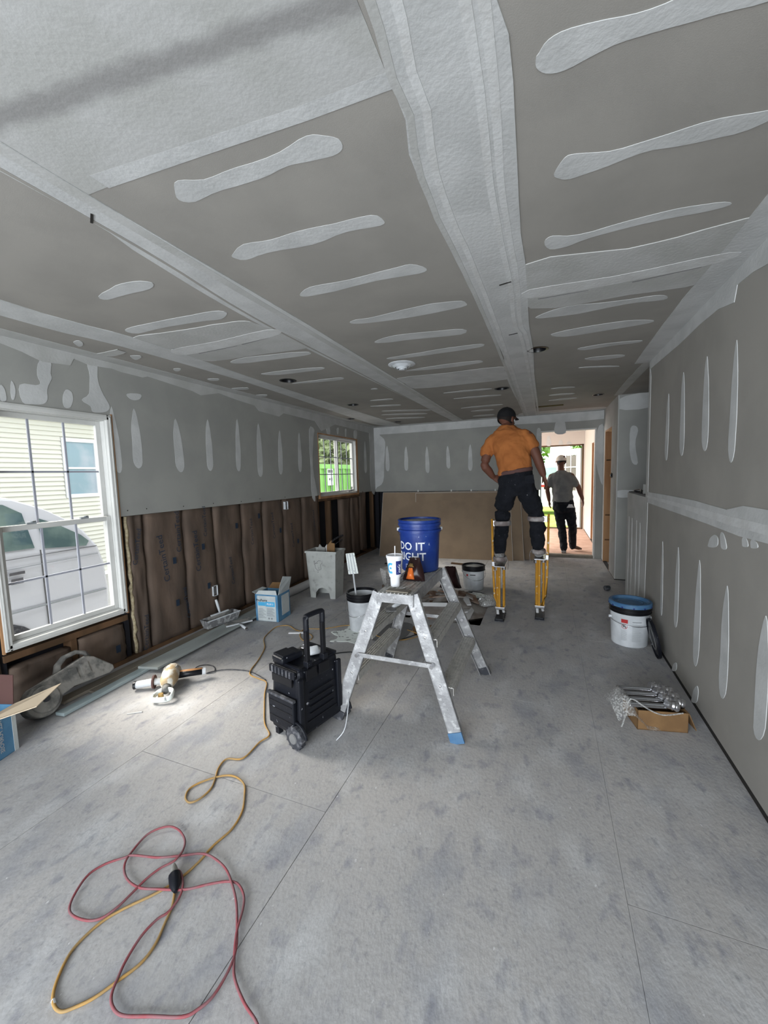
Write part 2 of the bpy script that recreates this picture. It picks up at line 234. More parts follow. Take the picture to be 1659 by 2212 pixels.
CEILBIG=[[(-0.105,2.056),(0.321,2.108),(0.579,2.081),(0.747,2.063),(0.76,2.137),(0.767,2.455),(0.753,2.653),(0.408,2.647),(-0.094,2.596)],[(-2.531,1.917),(-2.303,1.94),(-2.08,1.964),(-1.83,1.986),(-1.687,2.018),(-1.663,2.089),(-1.619,2.23),(-1.58,2.399),(-1.607,2.608),(-1.97,2.587),(-2.485,2.548),(-2.549,2.348),(-2.572,2.156)],[(-1.362,0.729),(-1.304,0.732),(-0.951,0.789),(-0.602,0.817),(-0.332,0.849),(-0.339,0.912),(-0.351,1.009),(-0.545,1.002),(-0.922,0.984),(-1.319,0.949),(-1.351,0.928),(-1.37,0.81)]]
STRIP={'A_r':[(-1.409,0.72),(-1.408,1.128),(-1.385,2.22),(-1.383,3.186),(-1.386,4.5),(-1.391,7.506)],'A_l':[(-1.54,0.779),(-1.568,1.15),(-1.646,1.993),(-1.628,3.736),(-1.608,5.209),(-1.576,7.532)],'B_l':[(-0.329,0.832),(-0.362,1.03),(-0.389,1.272),(-0.383,1.585),(-0.38,1.918),(-0.359,2.574),(-0.332,3.515),(-0.349,3.655),(-0.383,4.664),(-0.36,6.399)],'B_r':[(-0.11,0.927),(-0.105,0.947),(-0.09,0.976),(-0.083,1.014),(-0.084,1.153),(-0.09,1.396),(-0.102,1.779),(-0.097,2.145),(-0.111,2.863),(-0.104,3.523),(-0.126,4.808),(-0.157,6.524)],'B_i1':[(-0.297,0.845),(-0.331,1.085),(-0.348,1.514),(-0.334,1.897),(-0.32,2.593),(-0.316,3.626)],'B_i2':[(-0.138,0.915),(-0.155,1.274),(-0.164,1.686),(-0.156,2.167),(-0.175,2.831),(-0.145,3.502)],'D_r':[(-2.599,1.254),(-2.581,1.554),(-2.527,1.921),(-2.528,2.328),(-2.573,3.032),(-2.602,4.223),(-2.579,5.877)],'D_l':[(-2.83,1.357),(-2.775,1.796),(-2.739,2.453),(-2.75,3.583),(-2.962,6.738)],'R_l':[(0.761,4.289),(0.755,3.267),(0.771,2.868),(0.757,2.656),(0.769,2.225),(0.758,2.056),(0.768,2.043)]}
RB_top=[(4.308,2.388),(3.48,2.343),(3.075,2.346),(2.782,2.333),(2.575,2.292),(2.547,2.364),(2.39,2.353),(2.257,2.328)]
RB_u=[(4.281,1.269),(3.608,1.277),(3.025,1.278),(2.541,1.264),(2.358,1.298),(2.138,1.3)]
RB_l=[(4.269,1.177),(3.32,1.165),(2.788,1.16),(2.385,1.151),(2.122,1.16)]
RW=[[(3.694,2.046),(3.728,1.926),(3.74,1.748),(3.744,1.593),(3.705,1.54),(3.67,1.59),(3.663,1.742),(3.671,1.918)],[(3.349,2.124),(3.379,1.991),(3.378,1.793),(3.369,1.622),(3.319,1.563),(3.282,1.617),(3.286,1.783),(3.31,1.979)],[(2.918,2.12),(2.95,1.993),(2.95,1.8),(2.941,1.633),(2.889,1.575),(2.849,1.627),(2.853,1.788),(2.878,1.978)],[(2.521,2.095),(2.551,1.957),(2.558,1.75),(2.558,1.568),(2.52,1.505),(2.486,1.564),(2.483,1.74),(2.495,1.944)],[(3.312,0.932),(3.344,0.784),(3.349,0.579),(3.347,0.403),(3.304,0.36),(3.268,0.431),(3.266,0.603),(3.281,0.798)],[(2.893,0.928),(2.928,0.756),(2.935,0.518),(2.933,0.314),(2.884,0.268),(2.844,0.353),(2.842,0.552),(2.859,0.775)],[(2.495,0.88),(2.528,0.72),(2.532,0.504),(2.526,0.32),(2.476,0.285),(2.437,0.367),(2.438,0.545),(2.458,0.744)],[(2.102,0.857),(2.141,0.706),(2.15,0.503),(2.148,0.331),(2.098,0.306),(2.055,0.389),(2.052,0.555),(2.068,0.736)],[(3.716,0.905),(3.728,0.754),(3.721,0.545),(3.71,0.366),(3.68,0.315),(3.66,0.382),(3.668,0.559),(3.688,0.762)],[(2.848,0.168),(2.893,0.116),(2.915,0.064),(2.925,0.024),(2.881,0.037),(2.836,0.074),(2.822,0.115),(2.824,0.152)],[(3.273,0.119),(3.32,0.08),(3.341,0.046),(3.352,0.02),(3.307,0.034),(3.261,0.063),(3.247,0.09),(3.249,0.113)],[(2.681,1.114),(2.739,1.088),(2.761,1.059),(2.769,1.036),(2.705,1.041),(2.645,1.058),(2.632,1.081),(2.642,1.103)],[(2.59,1.14),(2.607,1.115),(2.598,1.084),(2.584,1.059),(2.545,1.057),(2.519,1.071),(2.529,1.096),(2.554,1.123)],[(2.337,1.154),(2.353,1.14),(2.35,1.123),(2.343,1.11),(2.313,1.111),(2.291,1.119),(2.295,1.133),(2.311,1.146)],[(2.247,1.158),(2.265,1.144),(2.264,1.13),(2.257,1.118),(2.225,1.12),(2.202,1.128),(2.205,1.14),(2.221,1.152)]]
LW=[[(2.19,2.093),(2.17,1.961),(2.17,1.779),(2.176,1.621),(2.21,1.567),(2.237,1.621),(2.234,1.782),(2.217,1.966)],[(2.38,2.106),(2.347,1.979),(2.339,1.805),(2.339,1.655),(2.38,1.606),(2.418,1.657),(2.422,1.81),(2.409,1.985)],[(2.783,2.066),(2.751,1.941),(2.748,1.77),(2.753,1.623),(2.801,1.573),(2.841,1.624),(2.841,1.774),(2.82,1.947)],[(3.167,2.111),(3.134,1.977),(3.125,1.793),(3.124,1.635),(3.163,1.582),(3.2,1.635),(3.205,1.797),(3.194,1.982)],[(3.593,2.162),(3.559,2.015),(3.545,1.813),(3.538,1.639),(3.572,1.581),(3.608,1.64),(3.618,1.816),(3.614,2.02)],[(3.949,2.149),(3.91,1.989),(3.896,1.768),(3.892,1.578),(3.937,1.514),(3.981,1.578),(3.989,1.771),(3.979,1.994)],[(4.36,2.105),(4.32,1.962),(4.305,1.765),(4.299,1.596),(4.341,1.539),(4.383,1.596),(4.393,1.768),(4.386,1.966)],[(4.801,2.114),(4.767,1.976),(4.755,1.786),(4.751,1.622),(4.79,1.567),(4.827,1.623),(4.835,1.788),(4.826,1.98)],[(6.344,2.486),(6.315,2.443),(6.314,2.388),(6.32,2.341),(6.367,2.33),(6.406,2.349),(6.403,2.397),(6.382,2.451)],[(7.383,2.383),(7.274,2.093),(7.248,1.697),(7.249,1.356),(7.387,1.236),(7.515,1.348),(7.527,1.7),(7.482,2.105)],[(6.992,2.148),(6.948,1.995),(6.936,1.785),(6.935,1.604),(6.987,1.544),(7.035,1.604),(7.042,1.787),(7.028,1.999)],[(1.728,2.33),(1.792,2.341),(1.785,2.26),(1.788,2.222),(1.753,2.143),(1.747,2.079),(1.716,2.042),(1.654,2.029),(1.603,2.037),(1.597,2.148),(1.686,2.162),(1.718,2.184),(1.706,2.236)],[(2.042,2.386),(2.112,2.398),(2.103,2.304),(2.121,2.211),(2.174,2.103),(2.161,2.056),(2.105,2.035),(2.044,2.031),(2.031,2.073),(1.976,2.108),(2.031,2.168),(2.047,2.292)],[(1.846,2.095),(1.872,2.165),(1.909,2.155),(1.916,2.106),(1.891,2.044),(1.853,2.038)],[(1.552,2.165),(1.572,2.11),(1.56,2.048),(1.545,2.053)],[(1.494,2.125),(1.516,2.1),(1.516,2.034),(1.486,2.029)],[(2.332,2.216),(2.452,2.232),(2.438,2.191),(2.389,2.172),(2.345,2.185)],[(5.063,2.185),(5.199,2.198),(5.169,2.07),(5.115,1.651),(5.215,1.181),(5.067,1.191),(5.057,1.65)],[(5.566,2.364),(5.651,2.319),(5.673,2.176),(5.572,2.173)],[(5.904,2.276),(5.967,2.294),(5.947,2.199),(5.91,2.196)],[(6.196,2.292),(6.249,2.297),(6.226,2.174),(6.187,2.183)],[(6.539,2.299),(6.657,2.31),(6.631,2.168),(6.529,2.173)]]
LWB=[(1.519,2.388),(1.633,2.364),(1.743,2.327),(1.919,2.346),(1.946,2.4),(2.052,2.378),(2.221,2.392),(2.292,2.382),(2.485,2.379),(2.529,2.397),(2.997,2.359),(3.103,2.335),(3.345,2.399),(3.605,2.372),(3.898,2.355),(3.973,2.3),(4.362,2.282),(4.462,2.338),(5.227,2.324),(5.408,2.193),(5.841,2.339),(7.263,2.318)]
BW=[[(-2.922,2.071),(-2.952,1.948),(-2.958,1.773),(-2.957,1.622),(-2.917,1.57),(-2.882,1.619),(-2.879,1.769),(-2.893,1.945)],[(-2.526,2.041),(-2.557,1.924),(-2.566,1.759),(-2.567,1.616),(-2.529,1.567),(-2.494,1.614),(-2.49,1.756),(-2.501,1.922)],[(-2.109,2.018),(-2.136,1.893),(-2.141,1.715),(-2.138,1.562),(-2.101,1.51),(-2.069,1.56),(-2.068,1.713),(-2.082,1.891)],[(-1.708,2.006),(-1.733,1.902),(-1.736,1.755),(-1.733,1.628),(-1.696,1.585),(-1.666,1.626),(-1.666,1.752),(-1.681,1.9)],[(-1.288,2.008),(-1.32,1.89),(-1.329,1.723),(-1.33,1.579),(-1.293,1.529),(-1.258,1.576),(-1.253,1.72),(-1.263,1.888)],[(-3.19,2.387),(-3.073,2.288),(-2.959,2.145),(-2.991,1.737),(-3.022,1.37),(-3.157,1.261),(-3.248,1.263)],[(0.158,2.344),(0.257,2.344),(0.295,2.112),(0.124,2.124)],[(-0.154,2.197),(-0.095,2.193),(-0.108,1.943),(-0.152,1.946)],[(0.762,2.119),(0.868,2.149),(0.885,1.289),(0.845,1.252),(0.809,1.366),(0.758,1.595)]]
AW=[[(1.002,2.005),(1.053,2.031),(1.085,1.97),(1.059,1.795),(1.095,1.557),(1.034,1.559),(0.998,1.739)],[(0.847,1.201),(1.115,1.198),(1.117,1.126),(0.849,1.115)],[(0.837,2.39),(1.194,2.435),(1.199,2.251),(0.835,2.26)]]
RED=[(-0.639,0.707),(-0.692,0.727),(-0.725,0.745),(-0.78,0.763),(-0.845,0.797),(-0.882,0.834),(-0.925,0.892),(-0.957,0.958),(-0.988,0.997),(-1.035,1.021),(-1.078,1.018),(-1.136,0.983),(-1.204,0.936),(-1.302,0.903),(-1.378,0.883),(-1.449,0.891),(-1.504,0.923),(-1.532,0.97),(-1.545,1.05),(-1.498,1.104),(-1.441,1.113),(-1.376,1.089),(-1.34,1.049),(-1.333,1.016),(-1.341,0.993),(-1.361,0.963),(-1.374,0.913),(-1.375,0.869),(-1.376,0.81),(-1.393,0.766),(-1.433,0.743),(-1.497,0.735),(-1.539,0.749),(-1.572,0.789),(-1.596,0.849),(-1.58,0.899),(-1.534,0.944),(-1.512,0.962),(-1.411,0.99),(-1.337,1.03),(-1.261,1.064),(-1.196,1.066),(-1.125,1.052),(-1.062,1.017),(-0.997,0.97),(-0.94,0.911),(-0.9,0.863),(-0.879,0.813),(-0.876,0.746),(-0.894,0.705),(-0.924,0.677),(-1.011,0.646),(-1.081,0.621),(-1.122,0.622),(-1.155,0.639),(-1.178,0.674),(-1.198,0.714),(-1.213,0.773),(-1.21,0.83),(-1.196,0.862),(-1.2,0.911),(-1.227,0.949),(-1.274,0.979),(-1.305,0.984)]
YEL=[(-1.224,3.515),(-1.086,3.442),(-1.121,3.342),(-1.267,3.251),(-1.527,3.322),(-1.79,3.457),(-2.011,3.291),(-2.132,3.252),(-2.196,3.214),(-2.15,3.08),(-2.045,2.984),(-1.996,3.037),(-2.045,3.114),(-2.159,3.158),(-2.259,3.176),(-2.404,3.252),(-2.496,3.187),(-2.475,3.039),(-2.422,2.897),(-2.287,2.738),(-2.187,2.538),(-2.127,2.375),(-2.076,2.307),(-1.976,2.281),(-1.884,2.254),(-1.797,2.126),(-1.69,1.988),(-1.575,1.848),(-1.478,1.768),(-1.491,1.695),(-1.489,1.562),(-1.567,1.527),(-1.559,1.461),(-1.523,1.403),(-1.489,1.339),(-1.491,1.272),(-1.518,1.242),(-1.56,1.256),(-1.587,1.303),(-1.564,1.36),(-1.5,1.423),(-1.434,1.442),(-1.358,1.419),(-1.306,1.364),(-1.252,1.287),(-1.23,1.199),(-1.245,1.114),(-1.245,1.041),(-1.257,0.976),(-1.278,0.924),(-1.309,0.876),(-1.355,0.818),(-1.383,0.77),(-1.394,0.719),(-1.39,0.668),(-1.362,0.621),(-1.328,0.585),(-1.293,0.567),(-1.257,0.566),(-1.229,0.588),(-1.199,0.622),(-1.174,0.672),(-1.151,0.727),(-1.155,0.78),(-1.18,0.836),(-1.199,0.877),(-1.224,0.908),(-1.237,0.921)]
BLK=[(-2.455,2.194),(-2.476,2.202),(-2.556,2.229),(-2.577,2.284),(-2.535,2.322),(-2.47,2.325),(-2.419,2.298),(-2.378,2.246),(-2.423,2.214),(-2.391,2.259),(-2.312,2.312),(-2.212,2.342),(-2.12,2.351),(-2.008,2.32),(-1.913,2.283)]
BLK2=[(-1.665,2.794),(-1.62,2.855),(-1.527,2.905),(-1.433,2.918),(-1.345,3.111),(-1.224,3.255),(-1.093,3.463)]
PLUG=[(-1.316,0.987),(-1.223,0.914)]
# ------------------------------------------------------------------ the room
H = 2.44; XL = -3.2; XR = .858; YB = 7.43; YF = -2.6
# floor: a base and single subfloor panels with open joints
floor = struct('floor', MB().b2(-3.35, 3.3, YF-.3, YB+.12, -.2, -.022), 'void')
xs = [-3.31, -2.07, -.9, .27, 1.44, 2.61, 3.25]; off = [2.57, 1.42, 2.62, 1.45, 2.6, 1.4]
for i in range(6):
    ys = [YF-.1] + [off[i]+2.34*k for k in range(-3, 4) if YF+.2 < off[i]+2.34*k < YB-.2] + [YB+.12]
    for a, b in zip(ys, ys[1:]): g0 = .0006 if i == 3 else .0014; g1 = .0006 if i == 2 else .0014; MB().b2(xs[i]+g0, xs[i+1]-g1, a+.0014, b-.0014, -.022, 0).build('floor_panel', 'floor', floor)
# ceiling with real cut-outs
CANS = [(-.072, 3.473, .068), (-.479, 4.85, .068), (.604, 5.87, .062), (-2.352, 3.378, .068), (-2.40, 4.89, .066), (-3.0, 6.05, .06), (-2.475, 6.85, .062)]
ce = MB().b2(-3.35, 3.3, YF-.3, YB+.12, H, H+.016); ceiling = struct('ceiling', ce, 'paper')
cut = MB()
for x, y, r in CANS: cut.cyl((x, y, H-.05), (x, y, H+.08), r, r, 28)
cut.b2(-.19, .225, 6.43, 6.58, H-.05, H+.08)
co = cut.build('cutter', 'dark'); md = ceiling.modifiers.new('b', 'BOOLEAN'); md.operation = 'DIFFERENCE'; md.object = co; md.solver = 'EXACT'
me = bpy.data.meshes.new_from_object(ceiling.evaluated_get(bpy.context.evaluated_depsgraph_get())); ceiling.modifiers.clear(); ceiling.data = me; bpy.data.objects.remove(co)
struct('roof_deck', MB().b2(-3.45, 3.4, YF-.4, YB+.2, H+.20, H+.3), 'dark')

TK = [0]
def tk(t): TK[0] += 1; return t*.35 + .00006*(TK[0] % 60)
def cpatch(P, name='joint_compound', m='mud', parent=ceiling, k=3, w=.008, t=.0025):
    P = wob(spline(P, k), w) if k else [Vector((p[0], p[1], 0)) for p in P]
    return MB().prism([(p.x, p.y, H) for p in P], (0, 0, -tk(t))).build(name, m, parent)
def strip(A, B, m, t=.002, k=5, w=.006):
    A = wob(spline([(p[0], p[1], 0) for p in A], k, False), w); B = wob(spline([(p[0], p[1], 0) for p in B], k, False), w)
    n = min(len(A), len(B))
    # resample both edges to the same count and bridge them
    def rs(L, n):
        y0, y1 = (L[0].y, L[-1].y) if abs(L[-1].y-L[0].y) > abs(L[-1].x-L[0].x) else (L[0].x, L[-1].x); ax = 1 if abs(L[-1].y-L[0].y) > abs(L[-1].x-L[0].x) else 0; out = []; Q = sorted(L, key=lambda p: p[ax]); lo, hi = Q[0][ax], Q[-1][ax]
        for i in range(n):
            v = lo+(hi-lo)*i/(n-1); j = next((k for k in range(1, len(Q)) if Q[k][ax] >= v-1e-9), len(Q)-1); a, b = Q[j-1], Q[j]; f = (v-a[ax])/max(1e-9, b[ax]-a[ax]); out.append(a.lerp(b, min(1, max(0, f))))
        return out
    A = rs(A, 90); B = rs(B, 90); V = []; F = []; t = tk(t)
    for p, q in zip(A, B): V += [(p.x, p.y, H), (q.x, q.y, H), (p.x, p.y, H-t), (q.x, q.y, H-t)]
    for i in range(89):
        a = 4*i; b = a+4; F += [(a+2, a+3, b+3, b+2), (a, a+2, b+2, b), (a+3, a+1, b+1, b+3)]
    return MB().raw(V, F).build('joint_compound', m, ceiling)
for P in CEIL: cpatch([(x, y, 0) for x, y in P])
for P in CEILBIG[:2]: cpatch([(x, y, 0) for x, y in P], m='mud2', w=.01)
S = STRIP
strip([(-1.40, -2.6)]+S['A_r'][:-1]+[(-1.39, 7.42)], [(-1.62, -2.6)]+S['A_l'][:-1]+[(-1.58, 7.42)], 'mud')
strip([(-1.41, -2.6), (-1.41, .8), (-1.42, 2.2), (-1.41, 4.5), (-1.41, 7.4)], [(-1.47, -2.6), (-1.46, .8), (-1.465, 2.2), (-1.46, 4.5), (-1.45, 7.4)], 'mud2', .0035)
strip([(-1.59, -2.6), (-1.52, .8), (-1.60, 2.0), (-1.60, 3.7), (-1.59, 7.4)], [(-1.60, -2.6), (-1.535, .8), (-1.615, 2.0), (-1.612, 3.7), (-1.60, 7.4)], 'paper', .0034, w=.002)
strip([(-.40, -2.6)]+S['B_l']+[(-.36, 7.42)], [(-.10, -2.6)]+S['B_r']+[(-.16, 7.42)], 'mud')
for key, dx in (('B_i1', .012), ('B_i2', .014), ('B_i2', -.02)):
    L = [(x+dx, y) for x, y in S[key]]; L = [(L[0][0], -2.6)] + L + [(L[-1][0], 7.4)]
    strip([(x-.012, y) for x, y in L], [(x+.012, y) for x, y in L], 'mud3', .0045)
L = [(x-.03, y) for x, y in S['B_i1']]; L = [(L[0][0], -2.6)]+L+[(L[-1][0], 7.4)]
strip([(x-.018, y) for x, y in L], [(x+.004, y) for x, y in L], 'mud2', .0035)
strip([(-2.6, -2.6)]+S['D_r']+[(-2.58, 7.42)], [(-2.82, -2.6)]+S['D_l']+[(-2.70, 7.42)], 'mud')
strip([(XR-.14, -2.6), (XR-.14, 1.6)]+[(x, y) for x, y in reversed(S['R_l'])][1:] if False else [(XR-.15, -2.6), (XR-.14, 2.0), (.71, 3.0), (XR-.12, 4.35)], [(XR, -2.6), (XR, 2.0), (XR, 3.0), (XR, 4.35)], 'mud', w=.004)
strip([(XR-.05, 4.35), (XR-.06, 5.2), (XR-.05, 6.05)], [(XR+.03, 4.35), (XR+.03, 5.2), (XR+.03, 6.05)], 'mud2', w=.006)
strip([(XL, -2.6), (XL, 2), (XL, 5), (XL, 7.42)], [(XL+.12, -2.6), (XL+.13, 2), (XL+.12, 5), (XL+.13, 7.42)], 'mud2', w=.01)
strip([(XL, 7.30), (-1.5, 7.31), (0, 7.30), (.858, 7.31)], [(XL, 7.43), (-1.5, 7.43), (0, 7.43), (.858, 7.43)], 'mud', w=.004)
strip([(-3.07, 2.03), (-3.0, 2.03), (-2.85, 2.03)], [(-3.07, 2.10), (-3.0, 2.12), (-2.85, 2.1)], 'mud2', .001)
cpatch([(-.09, 2.33), (.3, 2.36), (.75, 2.335), (.75, 2.42), (.3, 2.455), (-.09, 2.44)], m='mud3', t=.004)
cpatch([(-2.52, 2.20), (-2.1, 2.21), (-1.66, 2.19), (-1.64, 2.29), (-2.1, 2.33), (-2.53, 2.33)], m='mud3', t=.004)
for p, q in (((-2.5, 2.19), (-2.2, 2.205)), ((-2.42, 2.35), (-2.05, 2.345)), ((-2.0, 2.335), (-1.75, 2.31)), ((-.05, 2.47), (.2, 2.475)), ((.4, 2.47), (.68, 2.44))):
    MB().prism([(p[0], p[1], H-.003), (q[0], q[1], H-.003), (q[0], q[1]+.005, H-.003), (p[0], p[1]+.009, H-.003)], (0, 0, -.0008)).build('trowel_groove', 'grunge', ceiling)
cpatch([(XR-.02, 4.33), (XR-.035, 3.2), (XR-.02, 2.2), (XR-.03, 1.0), (XR-.03, -2.5), (XR-.001, -2.5), (XR-.001, 4.33)], m='mud3', k=0, t=.005)
# near part of the ceiling skimmed all over, dark bare band left between
cpatch([(-1.42, .952), (-1.32, .955), (-.95, .985), (-.6, 1.01), (-.36, 1.02), (-.36, -2.55), (-1.42, -2.55)], m='skim', k=0)
cpatch([(-.36, 7.0), (-.1, 6.98), (.5, 7.02), (.8, 7.05), (.8, 7.32), (-.36, 7.32)], m='mud3', w=.01, t=.001)
cpatch([(-1.32, .90), (-.95, .935), (-.6, .965), (-.36, .975), (-.36, 1.02), (-.6, 1.01), (-.95, .985), (-1.32, .96)], m='mud', k=0)
for x, y, a in ((-1.52, 1.03, 2.6), (-.22, 3.0, 2.9), (-.2, 2.2, 2.9)):
    MB().box((x, y, H-.004), (.06, .008, .004), rz=a).build('ceiling_crack', 'void', ceiling)
labs = ['black round light can in the ceiling left of the stilts worker, beside the wide joint strip', 'black round light can', 'small round light can in ceiling near the far doorway corner', 'black round light can in ceiling above the left wall, nearest one', 'black round light can in ceiling left side, second from the camera', 'small black light can in ceiling above the small window', 'small black light can in ceiling near the far back wall corner']
labs[0] = 'black light can at the right edge of the wide double joint strip on the ceiling'
labs[1] = 'black round light can in the ceiling just above the cap of the worker on stilts'
for (x, y, r), lb in zip(CANS, labs):
    t = thing('recessed_light_can', lb, 'light fixture', (x, y, H), group='recessed light cans in the ceiling')
    MB().lathe([(r+.014, -.003), (r-.004, -.005), (r-.006, .0), (r-.006, .12), (0.001, .12), (.001, .124), (r-.002, .124), (r-.002, 0), (r+.014, -.001)], (x, y, H), 28, caps=False).build('can_housing', 'blackc', t, smooth=True)
    MB().lathe([(.001, 0), (.018, 0), (.018, .05), (.001, .05)], (x, y, H+.10), 14).build('lamp_holder', 'blackc', t, smooth=True)
t = thing('ceiling_diffuser', 'round white ceiling air diffuser with concentric louvre rings', 'vent', (-1.165, 3.365, H))
for i, (r0, r1, z0, z1) in enumerate(((.088, .118, -.004, -.012), (.062, .084, -.012, -.028), (.040, .056, -.020, -.042))):
    MB().lathe([(r1, z0+.004), (r1, z0), (r0, z1), (r0-.003, z1+.002), (r1-.006, z0+.006)], (-1.165, 3.365, H), 36).build('louvre_ring', 'white', t, smooth=True)
MB().lathe([(.001, -.05), (.022, -.048), (.028, -.036), (.026, -.028), (.001, -.026)], (-1.165, 3.365, H), 24).build('centre_cap', 'white', t, smooth=True)
MB().lathe([(.086, -.0035), (.001, -.0035), (.001, -.001), (.086, -.001)], (-1.165, 3.365, H), 30).build('throat', 'blackc', t)
MB().cyl((-1.165, 3.365, H-.03), (-1.165, 3.365, H-.002), .008, .008, 8).build('stem', 'grunge', t)
t = thing('ceiling_register_box', 'open brown rectangular vent slot in the ceiling before the doorway', 'vent', (.018, 6.535, H))
bx = MB()
for a in ((-.19, -.185, 6.43, 6.58), (.22, .225, 6.43, 6.58), (-.19, .225, 6.43, 6.434), (-.19, .225, 6.576, 6.58)): bx.b2(*a, H+.001, H+.09)
bx.b2(-.19, .225, 6.43, 6.58, H+.09, H+.095); bx.build('duct_boot', 'osbv', t)

# ---- left wall : board above 1.2 m, open studs and kraft batts below
W1 = (1.385, 2.155, .445, 2.0); W2 = (5.30, 6.64, 1.195, 2.145); W3 = (-1.5, -.55, .6, 2.0)
wl = MB()
zb = 1.215
def wallboard(mb, x0, x1, openings, y0, y1, z0, z1):
    cuts = sorted(set([y0, y1]+[c for o in openings for c in o[:2]]))
    for a, b in zip(cuts, cuts[1:]):
        o = [q for q in openings if q[0] <= a and q[1] >= b]
        if not o: mb.b2(x0, x1, a, b, z0, z1)
        else:
            if o[0][2] > z0: mb.b2(x0, x1, a, b, z0, o[0][2])
            if o[0][3] < z1: mb.b2(x0, x1, a, b, o[0][3], z1)
wallboard(wl, XL-.013, XL, [W1, W3], YF, 5.30, zb, H)
wl.b2(XL-.013, XL, 5.30, 6.64, W2[3], H); wl.b2(XL-.013, XL, 6.64, YB, 1.185, H)
wall_left = struct('wall_left', wl, 'paperw')
sh = MB(); wallboard(sh, XL-.14, XL-.115, [W1, W2, W3], YF-.1, YB+.12, -.1, H+.1); sh.build('sheathing', 'dark', wall_left)
studs = [-2.5, -2.1, -1.7, -1.52, -.53, -.1, .3, .75, 1.0, 1.36, 2.18, 2.385, 2.79, 3.17, 3.58, 3.95, 4.35, 4.79, 5.27, 6.66, 6.98, 7.38]
for y in studs:
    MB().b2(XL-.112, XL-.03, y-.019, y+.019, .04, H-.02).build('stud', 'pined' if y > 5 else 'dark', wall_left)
for y in (1.77, 5.62, 6.05): MB().b2(XL-.112, XL-.017, y-.019, y+.019, .04, 1.11 if y > 2 else .36).build('cripple_stud', 'pined', wall_left)
MB().b2(XL-.113, XL-.014, YF, YB, 0, .038).build('bottom_plate', 'pined', wall_left)
MB().b2(XL-.112, XL-.002, 5.25, 6.7, 1.12, 1.158).build('rough_sill', 'pined', wall_left)
MB().b2(XL-.112, XL+.006, 5.28, 6.66, 1.158, 1.19).build('window_sill_board', 'pine', wall_left)
MB().b2(XL-.112, XL-.01, 1.36, 2.18, .355, .40).build('rough_sill', 'pined', wall_left)
def batt(y0, y1, z0, z1, seed=0, bulge=.022, x=XL-.040, tear=0):
    ny, nz = 9, 26; V = []; F = []
    for j in range(nz+1):
        for i in range(ny+1):
            u = i/ny; v = j/nz; y = y0+(y1-y0)*u + .012*noise.noise(Vector((v*5, seed*3.1, u))); z = z0+(z1-z0)*v
            b = min(1, math.sin(PI*u)*3.5)**.7*bulge + .016*noise.noise(Vector((u*3+seed, v*4, seed*1.7))) + .009*noise.noise(Vector((u*9, v*3, seed*2.2)))
            V.append((x+.02+b, y, z))
    n = len(V); V += [(x-.05, p[1], p[2]) for p in V]
    for j in range(nz):
        for i in range(ny):
            a = j*(ny+1)+i; F.append((a, a+1, a+ny+2, a+ny+1))
    for j in range(nz): F += [(j*(ny+1), (j+1)*(ny+1), (j+1)*(ny+1)+n, j*(ny+1)+n), (j*(ny+1)+ny, j*(ny+1)+ny+n, (j+1)*(ny+1)+ny+n, (j+1)*(ny+1)+ny)]
    for i in range(ny): F += [(i, i+n, i+1+n, i+1), (nz*(ny+1)+i, nz*(ny+1)+i+1, nz*(ny+1)+i+1+n, nz*(ny+1)+i+n)]
    return MB().raw(V, F).build('insulation_batt', 'kraft', wall_left, smooth='full')
rng = random.Random(3)
bays = [(2.235, 2.376), (2.382, 2.787), (2.795, 3.168), (3.176, 3.575), (3.585, 3.945), (3.955, 4.345), (4.357, 4.785), (4.80, 5.25)]
for k, (a, b) in enumerate(bays): batt(a, b, .045, 1.212, k)
batt(5.99, 6.30, .05, 1.11, 20); batt(6.32, 6.64, .07, 1.11, 21); batt(6.70, 6.96, .10, 1.2, 22, .015)
batt(1.80, 2.15, .045, .335, 31); batt(1.39, 1.75, .045, .30, 32); 
for a, b in ((-2.45, -2.1), (-2.08, -1.72), (-.5, -.12), (-.08, .28), (.32, .73), (.77, 1.34)): batt(a, b, .045, 1.212, 40+int(a*10))
# pale torn wool along the edge of the first batt
P = [(XL-.012+.006*math.sin(i*1.3), 2.232+.012*noise.noise(Vector((i*.7, 1, 1))), .05+i*.04) for i in range(30)]
MB().tube(P, [.014+.008*noise.noise(Vector((i*.9, 4, 2))) for i in range(30)], 7).build('torn_wool_edge', 'fiber', wall_left, smooth='full')
# printing on the batts
def wprint(s, y, z, size, rot=PI/2, x=XL+.018, tilt=0):
    V, F = textmesh(s, size, 'CENTER'); c, sn = math.cos(rot+tilt), math.sin(rot+tilt)
    V = [Vector((x+.004, y+(v.x*c-v.y*sn), z+(v.x*sn+v.y*c))) for v in V]   # seen from +x : +y is to the right
    V += [v - Vector((.0015, 0, 0)) for v in V]
    MB().raw(V, F).build('printed_wording', 'ink', wall_left)
for s_, y, z, sz, t in (('CertainTeed', 2.53, .80, .085, .12), ('CertainTeed', 2.70, 1.02, .075, 0), ('CertainTeed', 2.90, .80, .08, .05), ('CertainTeed', 3.02, 1.08, .06, 0), ('CertainTeed', 3.70, .88, .06, .03), ('CertainTeed', 4.10, .90, .065, .08), ('CertainTeed', 4.5, .72, .065, .1), ('CertainTeed', 2.29, .95, .06, -.2),
                        ('CertainTeed', 2.74, .33, .06, .1), ('CertainTeed', 3.35, .50, .06, .1), ('CertainTeed', 5.05, .86, .06, .05), ('CertainTeed', 2.31, .20, .06, -.1)):
    wprint(s_, y, z, sz, tilt=t)
